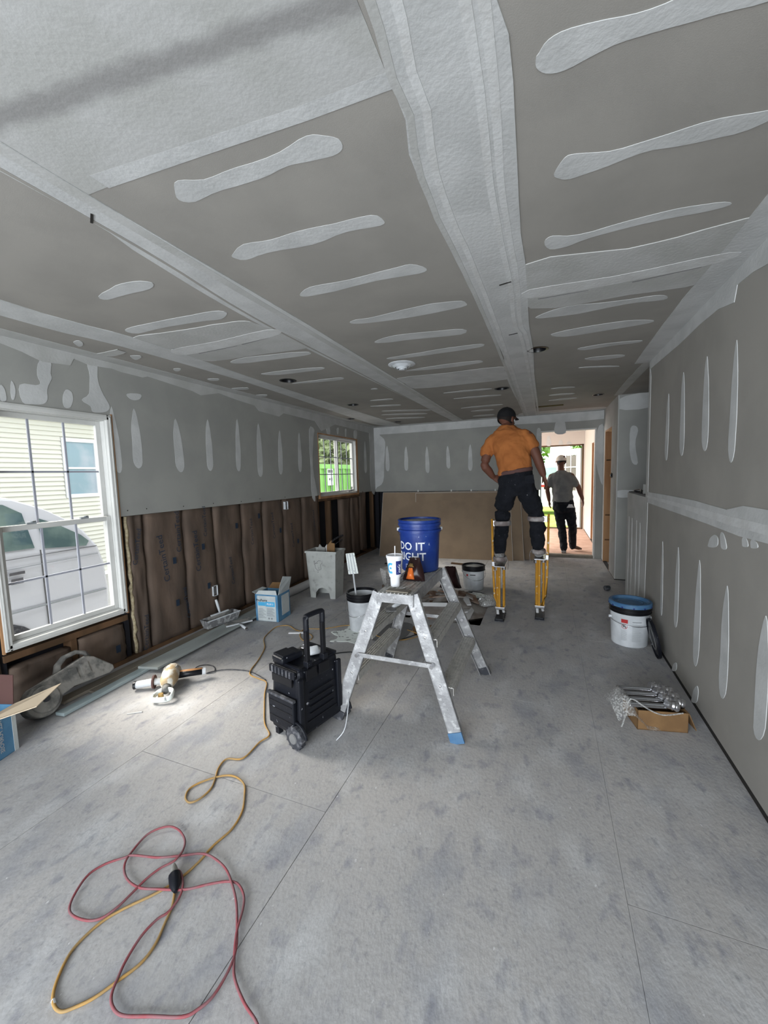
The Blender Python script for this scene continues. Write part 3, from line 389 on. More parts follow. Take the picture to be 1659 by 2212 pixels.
for y, z in ((2.64, .76), (2.64, .36), (2.98, .83), (3.02, .42), (3.46, .98), (3.84, 1.05), (4.24, .82), (2.06, .16), (4.62, .62)):
    v, f = rectmesh(-.018, .018, -.03, .03, 1); MB().raw([Vector((XL+.023, y+p.x, z+p.y)) for p in v], f).build('printed_mark', 'ink', wall_left)
# compound on the left wall
def lpatch(P, m='mud', k=3, t=.0025, w=.006):
    P = wob(spline([(p[0], p[1], 0) for p in P], k), w) if k else [Vector((p[0], p[1], 0)) for p in P]
    MB().prism([(XL, p.x, p.y) for p in P], (tk(t), 0, 0)).build('joint_compound', m, wall_left)
for P in LW: lpatch(P)
lpatch([(-2.6, H-.001), (-2.6, 2.36), (0, 2.35), (.6, 2.38), (1.1, 2.35)]+LWB+[(YB, 2.32), (YB, H-.001)], 'mud2', 0)
lpatch([(7.2, 2.32), (7.42, 2.32), (7.42, 1.2), (7.22, 1.22), (7.19, 1.6), (7.23, 2.0)], 'mud2')
for y, z in ((2.25, 1.26), (2.42, 1.26), (2.8, 1.25), (3.17, 1.25), (3.58, 1.24), (3.9, 1.25), (4.4, 1.24)): MB().sph((XL+.0005, y, z), .005, 6).build('screw_head', 'void', wall_left)
# outlet boxes hanging in the open wall
for (y, z, lb) in ((3.10, .345, 'white electrical box on the open wall above the mud pan'), (4.40, 1.13, 'white electrical box just under the drywall edge of the left wall')):
    t = thing('electrical_box', lb, 'electrical box', (XL+.02, y, z))
    q = MB()
    for a in ((y-.03, y-.025, z-.055, z+.055), (y+.025, y+.03, z-.055, z+.055), (y-.03, y+.03, z-.055, z-.05), (y-.03, y+.03, z+.05, z+.055)): q.b2(XL-.03, XL+.025, *a)
    q.b2(XL-.03, XL-.026, y-.03, y+.03, z-.055, z+.055); q.build('box_shell', 'white', t); MB().box((XL+.004, y, z), (.018, .034, .08)).build('receptacle', 'grunge', t, bev=.004)
# pipes and cable in the open bay
for nm, P, r, lb in (('drain_pipe', [(XL-.02, 5.34, .36), (XL-.01, 5.7, .47), (XL-.02, 6.0, .49)], .016, 'dark pipe crossing the open bay under the small window, upper one'), ('cable', [(XL-.02, 5.33, .22), (XL-.01, 5.6, .36), (XL-.02, 5.98, .42)], .008, 'black cable sagging in the open bay under the small window')):
    setp(MB().tube(spline(P, 5, False), r, 8).build(nm, 'rubber', smooth=True), lb, nm.split('_')[-1])

# ---- windows
def window(n, y0, y1, z0, z1, casing, double=True):
    x = XL; fr = MB()
    win = struct('window_%d' % n, MB().b2(x-.14, x-.02, y0-.005, y0+.02, z0, z1).b2(x-.14, x-.02, y1-.02, y1+.005, z0, z1).b2(x-.14, x-.02, y0, y1, z0-.005, z0+.025).b2(x-.14, x-.02, y0, y1, z1-.025, z1+.005), 'vinyl')
    if casing:
        c = casing
        for a in ((y0-c, y0+.02, z0-c, z1+c), (y1-.02, y1+c, z0-c, z1+c), (y0, y1, z0-c, z0+.02), (y0, y1, z1-.02, z1+c)):
            MB().b2(x-.02, x+.012, *a).build('casing', 'vinyl', win, bev=.004)
        for a in ((y0-c*.4, y0-c*.15, z0-c*.4, z1+c*.4), (y1+c*.15, y1+c*.4, z0-c*.4, z1+c*.4), (y0-c*.4, y1+c*.4, z0-c*.4, z0-c*.15), (y0-c*.4, y1+c*.4, z1+c*.15, z1+c*.4)):
            MB().b2(x+.011, x+.017, *a).build('casing_bead', 'vinyl', win)
    def sash(a, b, c, d, xo, cols, rows, fw=.035):
        s = MB().b2(xo-.014, xo+.014, a, a+fw, c, d).b2(xo-.014, xo+.014, b-fw, b, c, d).b2(xo-.014, xo+.014, a+fw, b-fw, c, c+fw).b2(xo-.014, xo+.014, a+fw, b-fw, d-fw, d).build('sash', 'vinyl', win, bev=.003)
        MB().b2(xo-.003, xo+.001, a+fw, b-fw, c+fw, d-fw).build('pane', 'glass', s)
        for i in range(1, cols): yy = a+fw+(b-a-2*fw)*i/cols; MB().b2(xo-.006, xo+.004, yy-.0065, yy+.0065, c+fw, d-fw).build('muntin', 'muntin', s)
        for i in range(1, rows): zz = c+fw+(d-c-2*fw)*i/rows; MB().b2(xo-.006, xo+.004, a+fw, b-fw, zz-.0065, zz+.0065).build('muntin', 'muntin', s)
        return s
    if double:
        zm = (z0+z1)/2-.015
        sash(y0+.02, y1-.02, zm-.02, z1-.025, x-.085, 3, 2); low = sash(y0+.02, y1-.02, z0+.025, zm+.02, x-.052, 3, 2)
        for k in (.28, .72): MB().box((x-.045, y0+(y1-y0)*k, zm+.026), (.02, .055, .012)).box((x-.04, y0+(y1-y0)*k+.012, zm+.036), (.012, .03, .008), rz=.4).build('sash_lock', 'grey', low)
    else:
        ym = (y0+y1)/2
        sash(y0+.02, ym+.02, z0+.025, z1-.025, x-.052, 3, 3); sash(ym-.02, y1-.02, z0+.025, z1-.025, x-.085, 3, 3)
    return win
w1 = window(1, *W1, .02)
for a in ((1.355, 1.368, .415, 2.03), (2.174, 2.187, .415, 2.03)): MB().b2(XL-.013, XL+.004, *a).build('casing_edge', 'pine', w1)
w2 = window(2, *W2, 0, False)
for a in ((5.285, 5.302, 1.19, 2.16), (6.64, 6.655, 1.19, 2.16), (5.3, 6.64, 2.145, 2.16)): MB().b2(XL-.11, XL+.004, *a).build('rough_opening_trim', 'pine', w2)
window(3, *W3, .02)  # unseen window, added to bring more side light from the left
setp(MB().box((XL-.02, 6.33, 1.235), (.03, .13, .02)).box((XL-.02, 6.40, 1.27), (.02, .02, .07), rx=-.3).build('glove_on_sill', 'grunge'), 'small dark glove lying on the sill of the small window', 'glove')

# ---- back wall
wb = MB(); wb.b2(XL, -.08, YB, YB+.013, 1.165, H).b2(.735, XR+.12, YB, YB+.013, 0, H).b2(-.08, .735, YB, YB+.013, 2.145, H)
wall_back = struct('wall_back', wb, 'paperw')
MB().b2(XL-.1, -.12, YB+.10, YB+.115, -.02, H).build('sheathing', 'dark', wall_back); MB().b2(.735, XR+.2, YB+.10, YB+.115, -.02, H).b2(-.12, .735, YB+.10, YB+.115, 2.2, H).build('far_side_board', 'entryw', wall_back)
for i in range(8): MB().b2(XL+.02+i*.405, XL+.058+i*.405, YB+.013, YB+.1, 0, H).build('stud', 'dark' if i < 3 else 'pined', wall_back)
for P in BW: MB().prism([(p.x, YB, p.y) for p in wob(spline([(a, b, 0) for a, b in P], 3), .005)], (0, -.0025, 0)).build('joint_compound', 'mud', wall_back)
P = [(XL, H), (XL, 2.30), (-2.5, 2.295), (-1.5, 2.30), (-.6, 2.31), (0, 2.3), (.5, 2.29), (.858, 2.30), (.858, H)]
MB().prism([(a, YB, b) for a, b in P], (0, -.002, 0)).build('joint_compound', 'mud', wall_back)
for x in (-2.3, -1.65, -1.28, -.85): MB().b2(x-.012, x+.012, YB-.002, YB+.003, 1.14, 1.19).build('drywall_shim', 'gypw', wall_back)
d1 = struct('door_1', MB().b2(-.10, -.08, YB, YB+.12, 0, 2.165).b2(.735, .755, YB, YB+.12, 0, 2.165).b2(-.08, .735, YB, YB+.12, 2.145, 2.165), 'gypw')
MB().b2(-.08, .735, YB+.005, YB+.115, 0, .045).build('threshold', 'woodg', d1, bev=.004)

# ---- right wall, half wall, return with its door, alcove
wr = MB(); wr.b2(XR, XR+.115, YF, 4.35, .042, H)
wall_right = struct('wall_right', wr, 'paper')
MB().b2(XR+.008, XR+.1, YF, 4.35, 0, .042).build('floor_gap', 'void', wall_right)
def rpatch(P, m='mud', k=3, t=.0025, w=.006):
    P = wob(spline([(p[0], p[1], 0) for p in P], k), w) if k else [Vector((p[0], p[1], 0)) for p in P]
    MB().prism([(XR, p.x, p.y) for p in P], (-tk(t), 0, 0)).build('joint_compound', m, wall_right)
for P in RW: rpatch(P)
rpatch([(4.34, H-.001), (4.34, 2.37)]+RB_top[1:]+[(1.8, 2.33), (1.2, 2.35), (.2, 2.32), (-2.6, 2.35), (-2.6, H-.001)], 'mud', 0)
rpatch([(4.34, 1.27)]+RB_u[1:]+[(1.5, 1.29), (.5, 1.3), (-2.6, 1.29), (-2.6, 1.15), (.5, 1.14), (1.5, 1.16)]+RB_l[::-1][:-1]+[(4.34, 1.175)], 'mud', 0)
rpatch([(4.3, 1.22), (3.3, 1.21), (2.5, 1.19), (1.5, 1.2), (1.5, 1.24), (2.5, 1.235), (3.3, 1.24), (4.3, 1.24)], 'mud3', 0, .004)
rpatch([(4.34, H-.02), (4.34, .045), (4.27, .045), (4.25, 1.0), (4.28, 2.3)], 'mud2', 0, .003)
hw = struct('wall_half', MB().b2(XR, XR+.115, 4.35, 5.24, .012, 1.22), 'mud2')
for y in (4.55, 4.72, 4.95, 5.12): MB().prism([(XR, p.x, p.y) for p in wob(spline([(y-.02, .1, 0), (y-.03, .5, 0), (y-.01, .92, 0), (y+.015, .9, 0), (y+.03, .5, 0), (y+.02, .08, 0)], 3), .008)], (-.002, 0, 0)).build('joint_compound', 'mud3', hw)
MB().b2(XR+.01, XR+.105, 4.36, 5.23, 1.22, 1.232).build('cap_board', 'grunge', hw)
aw = struct('wall_alcove', MB().b2(XR+.012, 3.3, 6.05, 6.16, .012, H), 'paperw')
for P in AW: MB().prism([(max(p.x, XR+.014), 6.05, min(p.y, H)) for p in wob(spline([(a, b, 0) for a, b in P], 3), .004)], (0, -.0025, 0)).build('joint_compound', 'mud', aw)
MB().b2(XR+.02, XR+.25, 6.045, 6.052, 0, .012).build('floor_gap', 'void', aw)
struct('wall_alcove_side', MB().b2(3.2, 3.3, YF, 6.05, 0, H), 'paperw')
we = MB(); we.b2(XR, XR+.013, 6.05, 6.55, .012, H).b2(XR, XR+.013, 7.25, YB, .012, H).b2(XR, XR+.013, 6.55, 7.25, 2.09, H)
wes = struct('wall_return', we, 'mud2')
MB().b2(XR+.002, XR+.05, 6.05, YB, 0, .012).build('floor_gap', 'void', wes)
d2 = struct('door_2', MB().b2(XR, XR+.12, 7.225, 7.25, 0, 2.09).b2(XR, XR+.12, 6.55, 6.575, 0, 2.09).b2(XR, XR+.12, 6.55, 7.25, 2.065, 2.09), 'pine')
MB().b2(XR+.6, XR+.62, 6.16, YB, 0, H).build('closet_back', 'pined', d2)
for z in (.35, .75, 1.62): MB().b2(XR+.02, XR+.10, 7.215, 7.226, z, z+.02).build('shim', 'pined', d2)
kn = thing('round_switch_box', 'small dark round wire knob on the wall corner beside the side door', 'switch', (XR, 6.42, 1.40))
MB().lathe([(.001, 0), (.03, 0), (.03, .012), (.016, .014), (.016, .024), (.001, .024)], (XR, 6.42, 1.40), 16, Matrix.Rotation(-PI/2, 3, 'Y')).build('knob', 'blackc', kn, smooth=True)
MB().tube([(XR-.012+0, 6.42+.036*math.cos(a), 1.40+.036*math.sin(a)) for a in [i*2*PI/16 for i in range(16)]], .004, 6, close=True).build('wire_loop', 'blackc', kn)
setp(MB().b2(XR+.03, XR+.17, 4.62, 4.635, 1.232, 1.33).build('gypsum_scrap', 'paperw', bev=.002), 'grey gypsum scrap standing on top of the half wall', 'scrap')
setp(MB().tube(spline([(XR+.03, 4.72, 1.24), (XR+.05, 4.85, 1.27), (XR+.02, 5.0, 1.25), (XR+.06, 4.9, 1.245), (XR+.08, 4.75, 1.28)], 4, False), .006, 6).build('wire', 'blackc'), 'loose black wire lying on the half wall beside the gypsum scrap', 'wire')
setp(MB().cyl((.68, 5.47, .03), (.73, 5.50, .03), .03, .03, 16).build('pipe_coupling', 'rubber', bev=.003), 'small grey pipe piece on the floor before the half wall end', 'pipe')

# ---- wall behind the camera with its wide opening
struct('wall_front', MB().b2(-3.35, -2.7, YF-.12, YF, 0, H).b2(.9, 3.3, YF-.12, YF, 0, H).b2(-2.7, .9, YF-.12, YF, 2.25, H), 'paperw')

# ---- entry room beyond the doorway
ent = struct('floor_entry', MB().b2(-2.2, .95, YB+.115, 11.3, -.2, 0), 'osb')
struct('ceiling_entry', MB().b2(-2.2, 3, YB+.115, 11.3, H, H+.05), 'mud3')
er = MB()
for a in ((YB+.115, 8.05, 0, H), (8.05, 8.35, 0, 1.72), (8.05, 8.35, 2.2, H), (8.35, 9.12, 0, H), (9.12, 9.5, 2.04, H), (9.5, 11.2, 0, H)): er.b2(.885, .98, *a)
we2 = struct('wall_entry_right', er, 'entryw')
MB().b2(.885, .985, 9.475, 9.5, 0, 2.04).b2(.885, .985, 9.12, 9.14, 0, 2.04).build('door_jamb', 'pine', we2); MB().b2(.97, .985, 9.1, 9.5, 0, 2.1).build('door_slab', 'pine', we2)
MB().b2(.96, .98, 8.03, 8.37, 1.7, 2.22).build('recess_back', 'pined', we2); MB().b2(.88, .95, YB+.115, 11.1, 0, .012).build('floor_gap', 'void', we2)
struct('wall_entry_left', MB().b2(-2.25, -2.2, YB+.1, 7.9, 0, H).b2(-2.25, -2.2, 10.9, 11.3, 0, H).b2(-2.25, -2.2, 7.9, 10.9, 2.3, H).b2(-2.25, -2.2, 7.9, 10.9, 0, .3), 'entryw')  # unseen wall, its large opening added to let light into the entry
fe = MB(); fe.b2(-2.2, -.35, 11.15, 11.3, 0, H).b2(.86, .98, 11.15, 11.3, 0, H).b2(-.35, .86, 11.15, 11.3, 2.13, H)
fw = struct('wall_entry_far', fe, 'entryw')
for x, z0, z1 in ((0.05, 2.13, 2.36), (.33, 2.13, 2.25), (.52, 2.13, 2.2)): MB().prism([(p.x, 11.15, p.y) for p in wob(spline([(x-.05, z0+.01, 0), (x-.03, z1, 0), (x+.03, z1, 0), (x+.06, z0+.01, 0)], 3), .01)], (0, -.003, 0)).build('joint_compound', 'mud3', fw)
d3 = struct('door_3', MB().b2(-.35, -.32, 11.15, 11.3, 0, 2.13).b2(.83, .86, 11.15, 11.3, 0, 2.13).b2(-.35, .86, 11.15, 11.3, 2.1, 2.13).b2(-.35, .86, 11.15, 11.3, -.02, .02), 'pined')
# the leaf swung outwards, nine panes
hx, hy = .82, 11.32; dv = Vector((-.575, .818, 0)); nv = Vector((.818, .575, 0)); Wd = .95; Hd = 2.04
def leafp(a, b, z0, z1, t0=-.02, t1=.02): return [(Vector((hx, hy, 0)) + dv*s + nv*t + Vector((0, 0, z))) for z in (z0, z1) for s, t in ((a, t0), (b, t0), (b, t1), (a, t1))]
def leafbox(mb, a, b, z0, z1, t0=-.02, t1=.02):
    vs = [mb.bm.verts.new(v) for v in leafp(a, b, z0, z1, t0, t1)]
    for f in ((3, 2, 1, 0), (4, 5, 6, 7), (0, 1, 5, 4), (1, 2, 6, 5), (2, 3, 7, 6), (3, 0, 4, 7)): mb.bm.faces.new([vs[i] for i in f])
    return mb
lf = MB()
for a in ((0, .17, .01, Hd), (Wd-.17, Wd, .01, Hd), (.17, Wd-.17, .01, .95), (.17, Wd-.17, 1.88, Hd)): leafbox(lf, *a)
leaf = lf.build('door_leaf', 'doorw', d3)
for i in range(3):
    for j in range(3):
        a = .17+.61*i/3; z = .95+.93*j/3; leafbox(MB(), a+.008, a+.61/3-.008, z+.008, z+.93/3-.008, -.004, .004).build('pane', 'doorg', leaf)
for i in range(1, 3): leafbox(MB(), .17+.61*i/3-.012, .17+.61*i/3+.012, .95, 1.88, -.015, .015).build('muntin', 'trimw', leaf); leafbox(MB(), .17, .78, .95+.93*i/3-.012, .95+.93*i/3+.012, -.015, .015).build('muntin', 'trimw', leaf)
k = Vector((hx, hy, 0)) + dv*.88 - nv*.03; MB().sph((k.x, k.y, 1.0), .035, 10).build('door_knob', 'brass', leaf, smooth='full'); MB().sph((k.x, k.y, 1.14), .03, 10).build('deadbolt', 'brass', leaf, smooth='full')

# ------------------------------------------------------------------ outdoors
setp(MB().b2(-9.2, -3.45, -8, 22, -.75, -.55).build('driveway', 'gravel'), kind='structure')
setp(MB().b2(-9.2, 30, 11.6, 60, -.75, -.55).build('lawn', 'grass'), kind='structure')
setp(MB().b2(-.4, .9, 11.3, 11.6, -.6, -.03).build('door_step', 'gravel'), kind='structure')
# neighbour house with lapped siding
hs = thing('neighbour_house', 'cream lap-sided house seen through the large window behind the white van', 'house', (-9.5, 4, -.55))
X0 = -9.5
hb = MB(); hb.b2(X0-4, X0-.03, -8, 9.5, -.55, 3.0).build('house_wall', 'siding', hs)
hw_ = (5.45, 6.02, 1.28, 2.40)
for k in range(37):
    z = -.5+k*.094
    for (a, b) in (((-8, hw_[0]-.09), (hw_[1]+.09, 9.5)) if hw_[2]-.12 < z < hw_[3]+.02 else ((-8, 9.5),)):
        V = [(X0-.03, a, z), (X0-.03, b, z), (X0+.006, b, z), (X0+.006, a, z), (X0-.03, a, z+.094), (X0-.03, b, z+.094), (X0-.024, b, z+.094), (X0-.024, a, z+.094)]
        MB().raw(V, [(0, 1, 2, 3), (4, 7, 6, 5), (3, 2, 6, 7), (0, 4, 5, 1), (1, 5, 6, 2), (0, 3, 7, 4)]).build('siding_board', 'siding', hs)
MB().b2(X0-.03, X0+.03, 9.4, 9.6, -.55, 3.0).build('corner_trim', 'trimw', hs)
hwn = MB().b2(X0-.02, X0+.02, hw_[0]-.08, hw_[0], hw_[2]-.08, hw_[3]+.08).b2(X0-.02, X0+.02, hw_[1], hw_[1]+.08, hw_[2]-.08, hw_[3]+.08).b2(X0-.02, X0+.02, hw_[0], hw_[1], hw_[3], hw_[3]+.08).b2(X0-.02, X0+.02, hw_[0], hw_[1], hw_[2]-.08, hw_[2]).b2(X0-.02, X0+.01, hw_[0], hw_[1], 1.82, 1.86).build('window', 'trimw', hs)
for z0, z1 in ((hw_[2], 1.82), (1.86, hw_[3])): MB().b2(X0-.015, X0-.01, hw_[0], hw_[1], z0, z1).build('pane', 'hglass', hwn)
MB().b2(X0-4, X0+.45, -8.3, 9.9, 3.0, 3.12).build('eave', 'trimw', hs); MB().prism([(X0+.5, -8.3, 3.12), (X0-4.2, -8.3, 3.12), (X0-4.2, -8.3, 4.6)], (0, 18.2, 0)).build('roof', 'grunge', hs)
# white van beside the house
vn = thing('van', 'white van parked on the driveway outside the large window', 'vehicle', (-5.9, .7, -.55))
prof = [(-1.75, -.35), (-1.8, .45), (-1.45, .85), (-.75, 1.02), (-.2, 1.38), (.9, 1.44), (1.9, 1.43), (2.35, 1.37), (2.62, 1.25), (2.84, 1.10), (3.02, .92), (3.12, .74), (3.17, .55), (3.2, .2), (3.16, -.32)]
B = MB(); rings = []
for (xx, ins) in ((-5.0, .0), (-5.02, 0)): pass
def vring(x, scz, dz=0): return [B.bm.verts.new((x, y, z)) for y, z in prof]
n = len(prof); R0 = [B.bm.verts.new((-5.0-(.16*max(0, z-.72)/.7), y, z)) for y, z in prof]; R1 = [B.bm.verts.new((-6.8+(.16*max(0, z-.72)/.7), y, z)) for y, z in prof]
mid = [(y, .76) for y, z in prof]
B.bm.faces.new(R0); B.bm.faces.new(R1[::-1])
for i in range(n): B.bm.faces.new([R0[i], R1[i], R1[(i+1) % n], R0[(i+1) % n]])
bmesh.ops.triangulate(B.bm, faces=[f for f in B.bm.faces if len(f.verts) > 4]); B.build('body', 'van', vn, bev=.05)
def vx(z): return -5.0-(.16*max(0, z-.72)/.7)
def vpoly(P, m, nm, t=.012): MB().prism([(vx(z)+.002, y, z) for y, z in P], (t, 0, 0)).build(nm, m, vn)
vpoly([(-.55, .98), (-.1, 1.30), (.75, 1.36), (.78, .84), (-.5, .84)], 'vglass', 'side_window')
vpoly([(.86, 1.365), (1.72, 1.37), (1.74, .84), (.88, .84)], 'vglass', 'side_window'); vpoly([(1.82, 1.365), (2.30, 1.30), (2.44, 1.2), (2.48, .83), (1.83, .84)], 'vglass', 'side_window')
vpoly([(2.56, 1.14), (2.72, 1.06), (2.95, .90), (3.02, .82), (2.98, .77), (2.57, .81)], 'vglass', 'quarter_window')
for y in (.81, 1.78, 2.53): vpoly([(y-.006, .80), (y+.006, .80), (y+.006, -.2), (y-.006, -.2)], 'grunge', 'door_seam', .004)
vpoly([(-1.6, .735), (3.1, .745), (3.1, .752), (-1.6, .742)], 'grunge', 'belt_line', .004); vpoly([(-1.6, .63), (3.1, .65), (3.1, .657), (-1.6, .637)], 'lgrey', 'body_crease', .004); vpoly([(-1.6, .19), (3.15, .2), (3.15, .215), (-1.6, .205)], 'lgrey', 'sill_moulding', .02)
MB().box((-4.985, 2.29, .60), (.03, .14, .035)).box((-4.985, 2.29, .52), (.012, .11, .06)).build('door_handle', 'steel', vn, bev=.006)
for y in (-.9, 2.1):
    for x in (-5.08, -6.72): MB().cyl((x-.11, y, -.22), (x+.11, y, -.22), .33, .33, 28).build('wheel', 'rubber', vn, bev=.02)
# lime green container
ct = thing('waste_container', 'lime green steel waste container seen through the small window', 'container', (-8, 12.9, -.55))
MB().b2(-8.9, -7.05, 10.6, 14.1, -.4, 1.9).build('container_body', 'lime', ct)
for y in [10.7+.42*i for i in range(9)]: MB().b2(-7.06, -6.96, y, y+.09, -.35, 1.78).build('side_rib', 'lime', ct)
MB().b2(-8.95, -6.93, 10.55, 14.15, 1.78, 1.93).build('top_rail', 'lime', ct); MB().b2(-8.95, -6.95, 10.55, 14.15, -.55, -.35).build('skid', 'grunge', ct)
sg = MB().b2(-6.955, -6.945, 12.02, 12.42, 1.2, 1.78).build('sign', 'printw', ct)
MB().b2(-6.945, -6.942, 12.06, 12.38, 1.64, 1.74).build('sign_print', 'grunge', sg); MB().b2(-6.945, -6.942, 12.12, 12.2, 1.38, 1.45).build('sign_print', 'grunge', sg); MB().b2(-6.945, -6.942, 12.24, 12.34, 1.36, 1.46).build('sign_print', 'grunge', sg)
st = thing('white_shed', 'pale white outbuilding edge at the right of the small window view', 'building', (-6.8, 14.6, -.55)); MB().b2(-6.85, -4.9, 13.85, 16.5, -.55, 4.0).build('shed_wall', 'trimw', st); MB().b2(-6.92, -6.8, 13.8, 13.9, -.55, 4.0).build('shed_corner', 'trimw', st)
def tree(x, y, h, r, m, label, seed, n=900, leaf=.16, trunk=.14, group=None, low=.35):
    rg = random.Random(seed); t = thing('tree', label, 'tree', (x, y, -.55), group=group)
    P = [(x, y, -.6), (x+.1*rg.uniform(-1, 1), y, h*.3), (x+.3*rg.uniform(-1, 1), y+.2*rg.uniform(-1, 1), h*.7), (x, y, h)]
    MB().tube(spline(P, 3, False), [trunk*(1-i/12) for i in range(10)], 8).build('trunk', 'bark', t, smooth=True)
    for k in range(5):
        z = h*(.3+.12*k); a = rg.uniform(0, 6.3); MB().tube([(x, y, z), (x+r*.5*math.cos(a), y+r*.5*math.sin(a), z+r*.4), (x+r*.9*math.cos(a), y+r*.9*math.sin(a), z+r*.7)], [.06, .04, .015], 6).build('branch', 'bark', t)
    V = []; F = []
    for i in range(n):
        a = rg.uniform(0, 6.283); u = rg.uniform(-1, 1); rr = r*rg.random()**.4; s = math.sqrt(1-u*u)
        c = Vector((x+rr*s*math.cos(a), y+rr*s*math.sin(a), h*(low+1)/2 + (h*(1-low)/2+r*.3)*u*rr/r)); d1 = Vector((rg.uniform(-1, 1), rg.uniform(-1, 1), rg.uniform(-1, 1))).normalized()*leaf; d2 = d1.cross(Vector((rg.uniform(-1, 1), rg.uniform(-1, 1), 1))).normalized()*leaf*.6
        b = len(V); V += [c-d1, c+d2, c+d1, c-d2]; F.append((b, b+1, b+2, b+3))
    setp(MB().raw(V, F).build('foliage', m, t), kind='stuff')
for i, (x, y, h, r, lb) in enumerate(((-9.3, 16.6, 6.5, 1.4, 'pale mossy tree behind the green container, left one'), (-11.9, 20.2, 7.5, 1.7, 'pale tall tree behind the green container, middle one'), (-10.2, 24.2, 6.5, 1.8, 'pale leafy tree behind the green container, right one'), (-14.2, 23.5, 7.5, 1.7, 'pale leafy tree behind the green container at its far left'))): tree(x, y, h, r, 'moss', lb, i, 2200, .2, low=.12)
for i, (x, y, h, r, lb) in enumerate(((-1.6, 30, 6.5, 2.0, 'bright green tree beyond the open entry door, left one'), (3.8, 35, 7, 2.2, 'bright green tree beyond the open entry door, right one'))): tree(x, y, h, r, 'leaf', lb, 10+i, 2600, .22, .2, low=.25)
tk = thing('white_pickup', 'white vehicle on the grass beyond the open entry door', 'vehicle', (.1, 21, -.55))
MB().prism([(-1.4, 20, -.2), (-1.4, 20, 1.0), (-.9, 20, 1.15), (-.6, 20, 1.75), (.7, 20, 1.8), (1.0, 20, 1.2), (2.6, 20, 1.15), (2.6, 20, -.2)], (0, 1.9, 0)).build('body', 'tent', tk, bev=.06)
MB().prism([(-.75, 19.985, 1.2), (-.5, 19.985, 1.62), (.6, 19.985, 1.65), (.8, 19.985, 1.2)], (0, .02, 0)).build('side_window', 'hglass', tk); MB().b2(-1.4, 2.6, 19.97, 20, .75, .85).build('side_stripe', 'red', tk)
for x in (-.7, 1.8): MB().cyl((x, 19.98, -.22), (x, 20.2, -.22), .35, .35, 20).build('wheel', 'rubber', tk)
# ------------------------------------------------------------------ step platform with what stands on it
ZT = .80
pf = thing('work_platform', 'paint-spattered aluminium step platform standing in the middle of the floor', 'ladder', (-.81, 2.47, 0))
foot = {('f', 'l'): (-1.19, 2.06), ('f', 'r'): (-.44, 2.08), ('b', 'l'): (-1.17, 2.87), ('b', 'r'): (-.40, 2.88)}
topc = {('f', 'l'): (-.915, 2.14), ('f', 'r'): (-.715, 2.15), ('b', 'l'): (-.915, 2.80), ('b', 'r'): (-.715, 2.81)}
def legpt(k, z): a = Vector((*foot[k], 0)); b = Vector((*topc[k], ZT)); return a + (b-a)*(z/ZT)
for k in foot:
    a, b = legpt(k, 0), legpt(k, ZT-.005); d = (b-a).normalized(); s = 1 if k[0] == 'f' else -1; q = 1 if k[1] == 'l' else -1
    side = Vector((0, 1, 0)).cross(d).normalized(); fw = side.cross(d).normalized()
    if fw.y > 0: fw = -fw
    W = .036; mb = MB()
    def bar(c0, c1, w, t):
        vs = [mb.bm.verts.new(p + side*x*w + fw*y*t) for p in (c0, c1) for x, y in ((-1, -1), (1, -1), (1, 1), (-1, 1))]
        for f in ((3, 2, 1, 0), (4, 5, 6, 7), (0, 1, 5, 4), (1, 2, 6, 5), (2, 3, 7, 6), (3, 0, 4, 7)): mb.bm.faces.new([vs[i] for i in f])
    o = fw*(.010*s)
    bar(a+o, b+o, W, .002)
    for e in (-1, 1): bar(a+side*(W*e)-fw*(.012*s)+o, b+side*(W*e)-fw*(.012*s)+o, .0018, .014)
    leg = mb.build('leg', 'alu', pf)
    fm = MB(); mb = fm; bar(a+o*1.3, a+o*1.3+d*.06, W+.004, .006); fm.build('foot_shoe', 'bluel' if k == ('f', 'r') else 'rubber', leg)
    for zz in (.30, .56, .775): p = legpt(k, zz)+o+fw*.003; MB().lathe([(.001, 0), (.008, 0), (.006, .004), (.001, .005)], p, 10, Matrix((side, d.cross(side)*0+side.cross(fw), fw)).transposed()).build('rivet', 'steel', leg)
deck = MB().b2(-.925, -.705, 2.12, 2.83, ZT-.012, ZT).build('deck', 'aluw', pf)
for i in range(9): x = -.912+.194*i/8; MB().b2(x-.004, x+.004, 2.125, 2.825, ZT, ZT+.003).build('tread_rib', 'aluw', deck)
for x in (-.927, -.703): MB().b2(x-.003, x+.003, 2.12, 2.83, ZT-.07, ZT).build('side_rail', 'alu', pf)
for y in (2.12, 2.83): MB().b2(-.925, -.705, y-.003, y+.003, ZT-.055, ZT).build('end_plate', 'alu', pf)
for q in ('l', 'r'):
    for z in (.29, .55):
        a, b = legpt(('f', q), z), legpt(('b', q), z); sx = 1 if q == 'l' else -1
        c = (a+b)/2; L = b.y-a.y-.02; cx_ = c.x - sx*.012
        tr = MB().b2(cx_-.042, cx_+.042, c.y-L/2, c.y+L/2, z-.004, z).b2(cx_-.044, cx_-.041, c.y-L/2, c.y+L/2, z-.045, z).b2(cx_+.041, cx_+.044, c.y-L/2, c.y+L/2, z-.045, z).build('step', 'aluw', pf)
        for i in range(5): x = cx_-.034+.068*i/4; MB().b2(x-.003, x+.003, c.y-L/2, c.y+L/2, z, z+.003).build('step_rib', 'aluw', tr)
